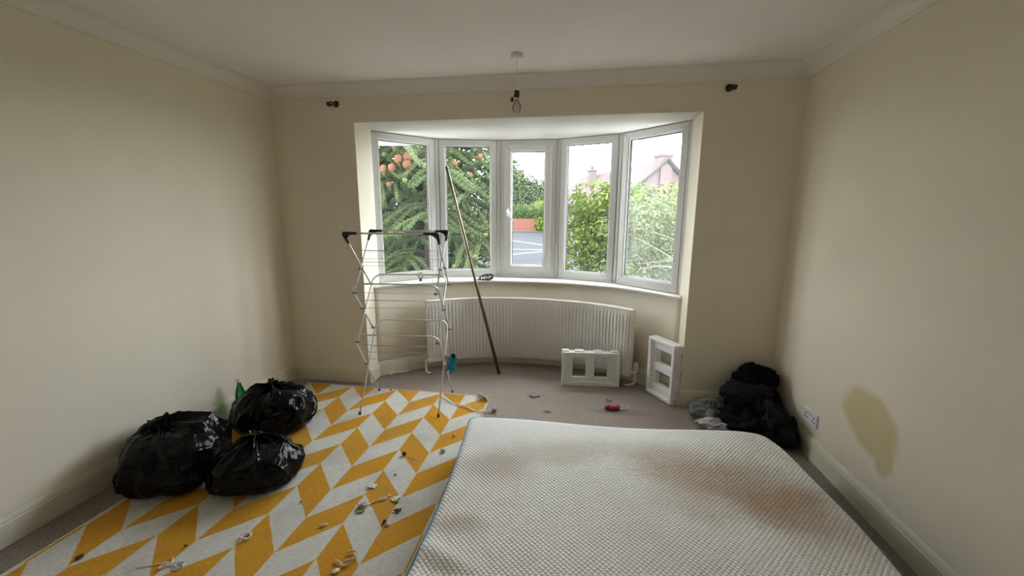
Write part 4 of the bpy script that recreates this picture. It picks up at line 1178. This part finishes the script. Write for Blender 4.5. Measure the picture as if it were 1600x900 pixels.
for k in range(6): ae.tube([mm @ Vector((-.15, -.7+k*.28, ZR+1.42)), mm @ Vector((.45, -.7+k*.28, ZR+1.46))], .012, 4)
ae.build('aerial', M['wire'], hs)

# monkey puzzle tree
TB = Vector((-.35, 7.9, GZ))
mp_ = thing('monkey_puzzle_tree', TB, 'monkey puzzle tree with drooping rope-like branches outside left-hand windows', 'tree')
MB().tube([(0, 0, 0), (.03, 0, 1.5), (0, .02, 3.0), (.02, 0, 5.2), (0, 0, 7)], [.19, .17, .15, .11, .03], 12).build('trunk', M['bark'], mp_, local=True)
tr = random.Random(42)
def rope(mb, pts, r0, n=6):
    """spiky rope: radii alternate round and along it like overlapping pointed scales"""
    P = resample(catmull(pts, 6), max(8, int(26*sum((Vector(pts[i+1])-Vector(pts[i])).length for i in range(len(pts)-1)))))[0]
    N = len(P); vs_, fs_ = [], []; prev = None
    for i, p in enumerate(P):
        t = (P[min(i+1, N-1)]-P[max(i-1, 0)]).normalized()
        if prev is None: u = t.cross(Vector((0, 0, 1)) if abs(t.z) < .9 else Vector((1, 0, 0))).normalized()
        else: u = (prev-t*prev.dot(t)).normalized()
        prev = u; v = t.cross(u); tp = 1 if i < N-3 else (N-i)/3.5
        for k in range(n):
            a = 2*PI*k/n; sp = (i+k) % 2
            vs_.append(p+(u*math.cos(a)+v*math.sin(a))*r0*tp*(1.32 if sp else .74)+t*(.022 if sp else -.004))
    for i in range(N-1):
        for k in range(n): fs_.append((i*n+k, i*n+(k+1) % n, (i+1)*n+(k+1) % n, (i+1)*n+k))
    mb.add(vs_, fs_, False)
nb = 0
for z in [.35, .8, 1.25, 1.7, 2.1, 2.5, 2.9, 3.3, 3.75, 4.25, 4.8, 5.4, 6.0]:
    k_ = 7; a0 = tr.uniform(0, 6)
    for k in range(k_):
        a = a0+2*PI*k/k_+tr.uniform(-.2, .2)
        if math.sin(a) > .55: continue                       # far side is hidden
        L_ = (2.5 if z < 4 else 2.5-.6*(z-4))*tr.uniform(.8, 1.1); u = Vector((math.cos(a), math.sin(a), 0)); s = Vector((-u.y, u.x, 0))
        if u.x > .1: L_ = min(L_, 1.40/u.x)                  # crown is cut back on the road side
        dr_ = tr.uniform(.35, .6) if z > 1.0 else tr.uniform(.12, .25)
        base = [Vector((0, 0, z)), u*L_*.3+Vector((0, 0, z+.10)), u*L_*.62+Vector((0, 0, z-.05-dr_*.35)), u*L_*.88+Vector((0, 0, z-dr_)), u*L_+Vector((0, 0, z-dr_*.9+.1))]
        mb = MB(); rope(mb, base, .034)
        C_ = resample(catmull(base, 6), 20)[0]
        tips = []
        for j in range(4, 20):
            p = C_[j]
            for sd_ in (-1, 1):
                if tr.random() < .5: continue
                l_ = tr.uniform(.65, 1.25)*(1.1-.4*abs(j/20-.5)); d = (u*tr.uniform(.55, .95)+s*sd_*tr.uniform(.35, .8)).normalized()
                q = [p, p+d*l_*.4+Vector((0, 0, .0-.06*l_)), p+d*l_*.8+Vector((0, 0, -.30*l_)), p+d*l_+Vector((0, 0, -.36*l_+tr.uniform(0, .14)))]
                q = [Vector((x.x, x.y, max(x.z, .05))) for x in q]
                if q[-1].x > 1.68: continue                  # cut back on the road side
                rope(mb, q, tr.uniform(.027, .036), 6); tips.append((q[-1], (q[-1]-q[-2]).normalized()))
        br = mb.build('branch', M['puzzle'], mp_, local=True); nb += 1
        tm = MB()
        for p, d in tips:
            if tr.random() < .16:
                mmx = rot_to(p, d+Vector((0, 0, .4)))
                tm.lathe([(.012, -.03), (.034, -.012), (.036, .01), (.022, .035), (.006, .045)], 8, mmx)
        if tm.v: tm.build('new_growth', M['puzzle_tip'], br, local=True)
# cones at the near branch tips, upper left
for k, (x, y, z, r) in enumerate(((-0.21, 5.92, 2.18, .055), (0.01, 5.97, 2.33, .062), (-0.11, 5.92, 2.30, .060), (-0.35, 5.92, 2.16, .055), (0.02, 5.92, 2.22, .058), (0.61, 6.11, 2.50, .050), (1.02, 6.40, 2.38, .040), (0.88, 6.30, 2.09, .040), (-0.32, 6.02, 1.94, .040), (-0.17, 5.92, 2.51, .050), (0.67, 6.21, 2.26, .040))):
    p = Vector((x, y, z))-TB
    mb = MB(); b0 = p*.35; b0.z = p.z-.15
    b0 = Vector((p.x*.25, p.y*.25, p.z-.05))
    rope(mb, [b0, b0.lerp(p, .5)+Vector((0, 0, -.12)), p+Vector((0, .05, -.08)), p+Vector((0, 0, -.02))], .034)
    br = mb.build('branch', M['puzzle'], mp_, local=True)
    vs_, fs_ = [], []; n1, n2 = 14, 10
    for j in range(n2+1):
        th = PI*j/n2
        for i in range(n1):
            a = 2*PI*i/n1+j*.22; q = 1+.14*((i+j) % 2)
            vs_.append((p.x+r*q*math.sin(th)*math.cos(a), p.y+r*q*math.sin(th)*math.sin(a), p.z+r*1.08*math.cos(th)*q))
    for j in range(n2):
        for i in range(n1): fs_.append((j*n1+i, (j+1)*n1+i, (j+1)*n1+(i+1) % n1, j*n1+(i+1) % n1))
    MB().add(vs_, fs_, True).build('cone', M['cone'], br, local=True)
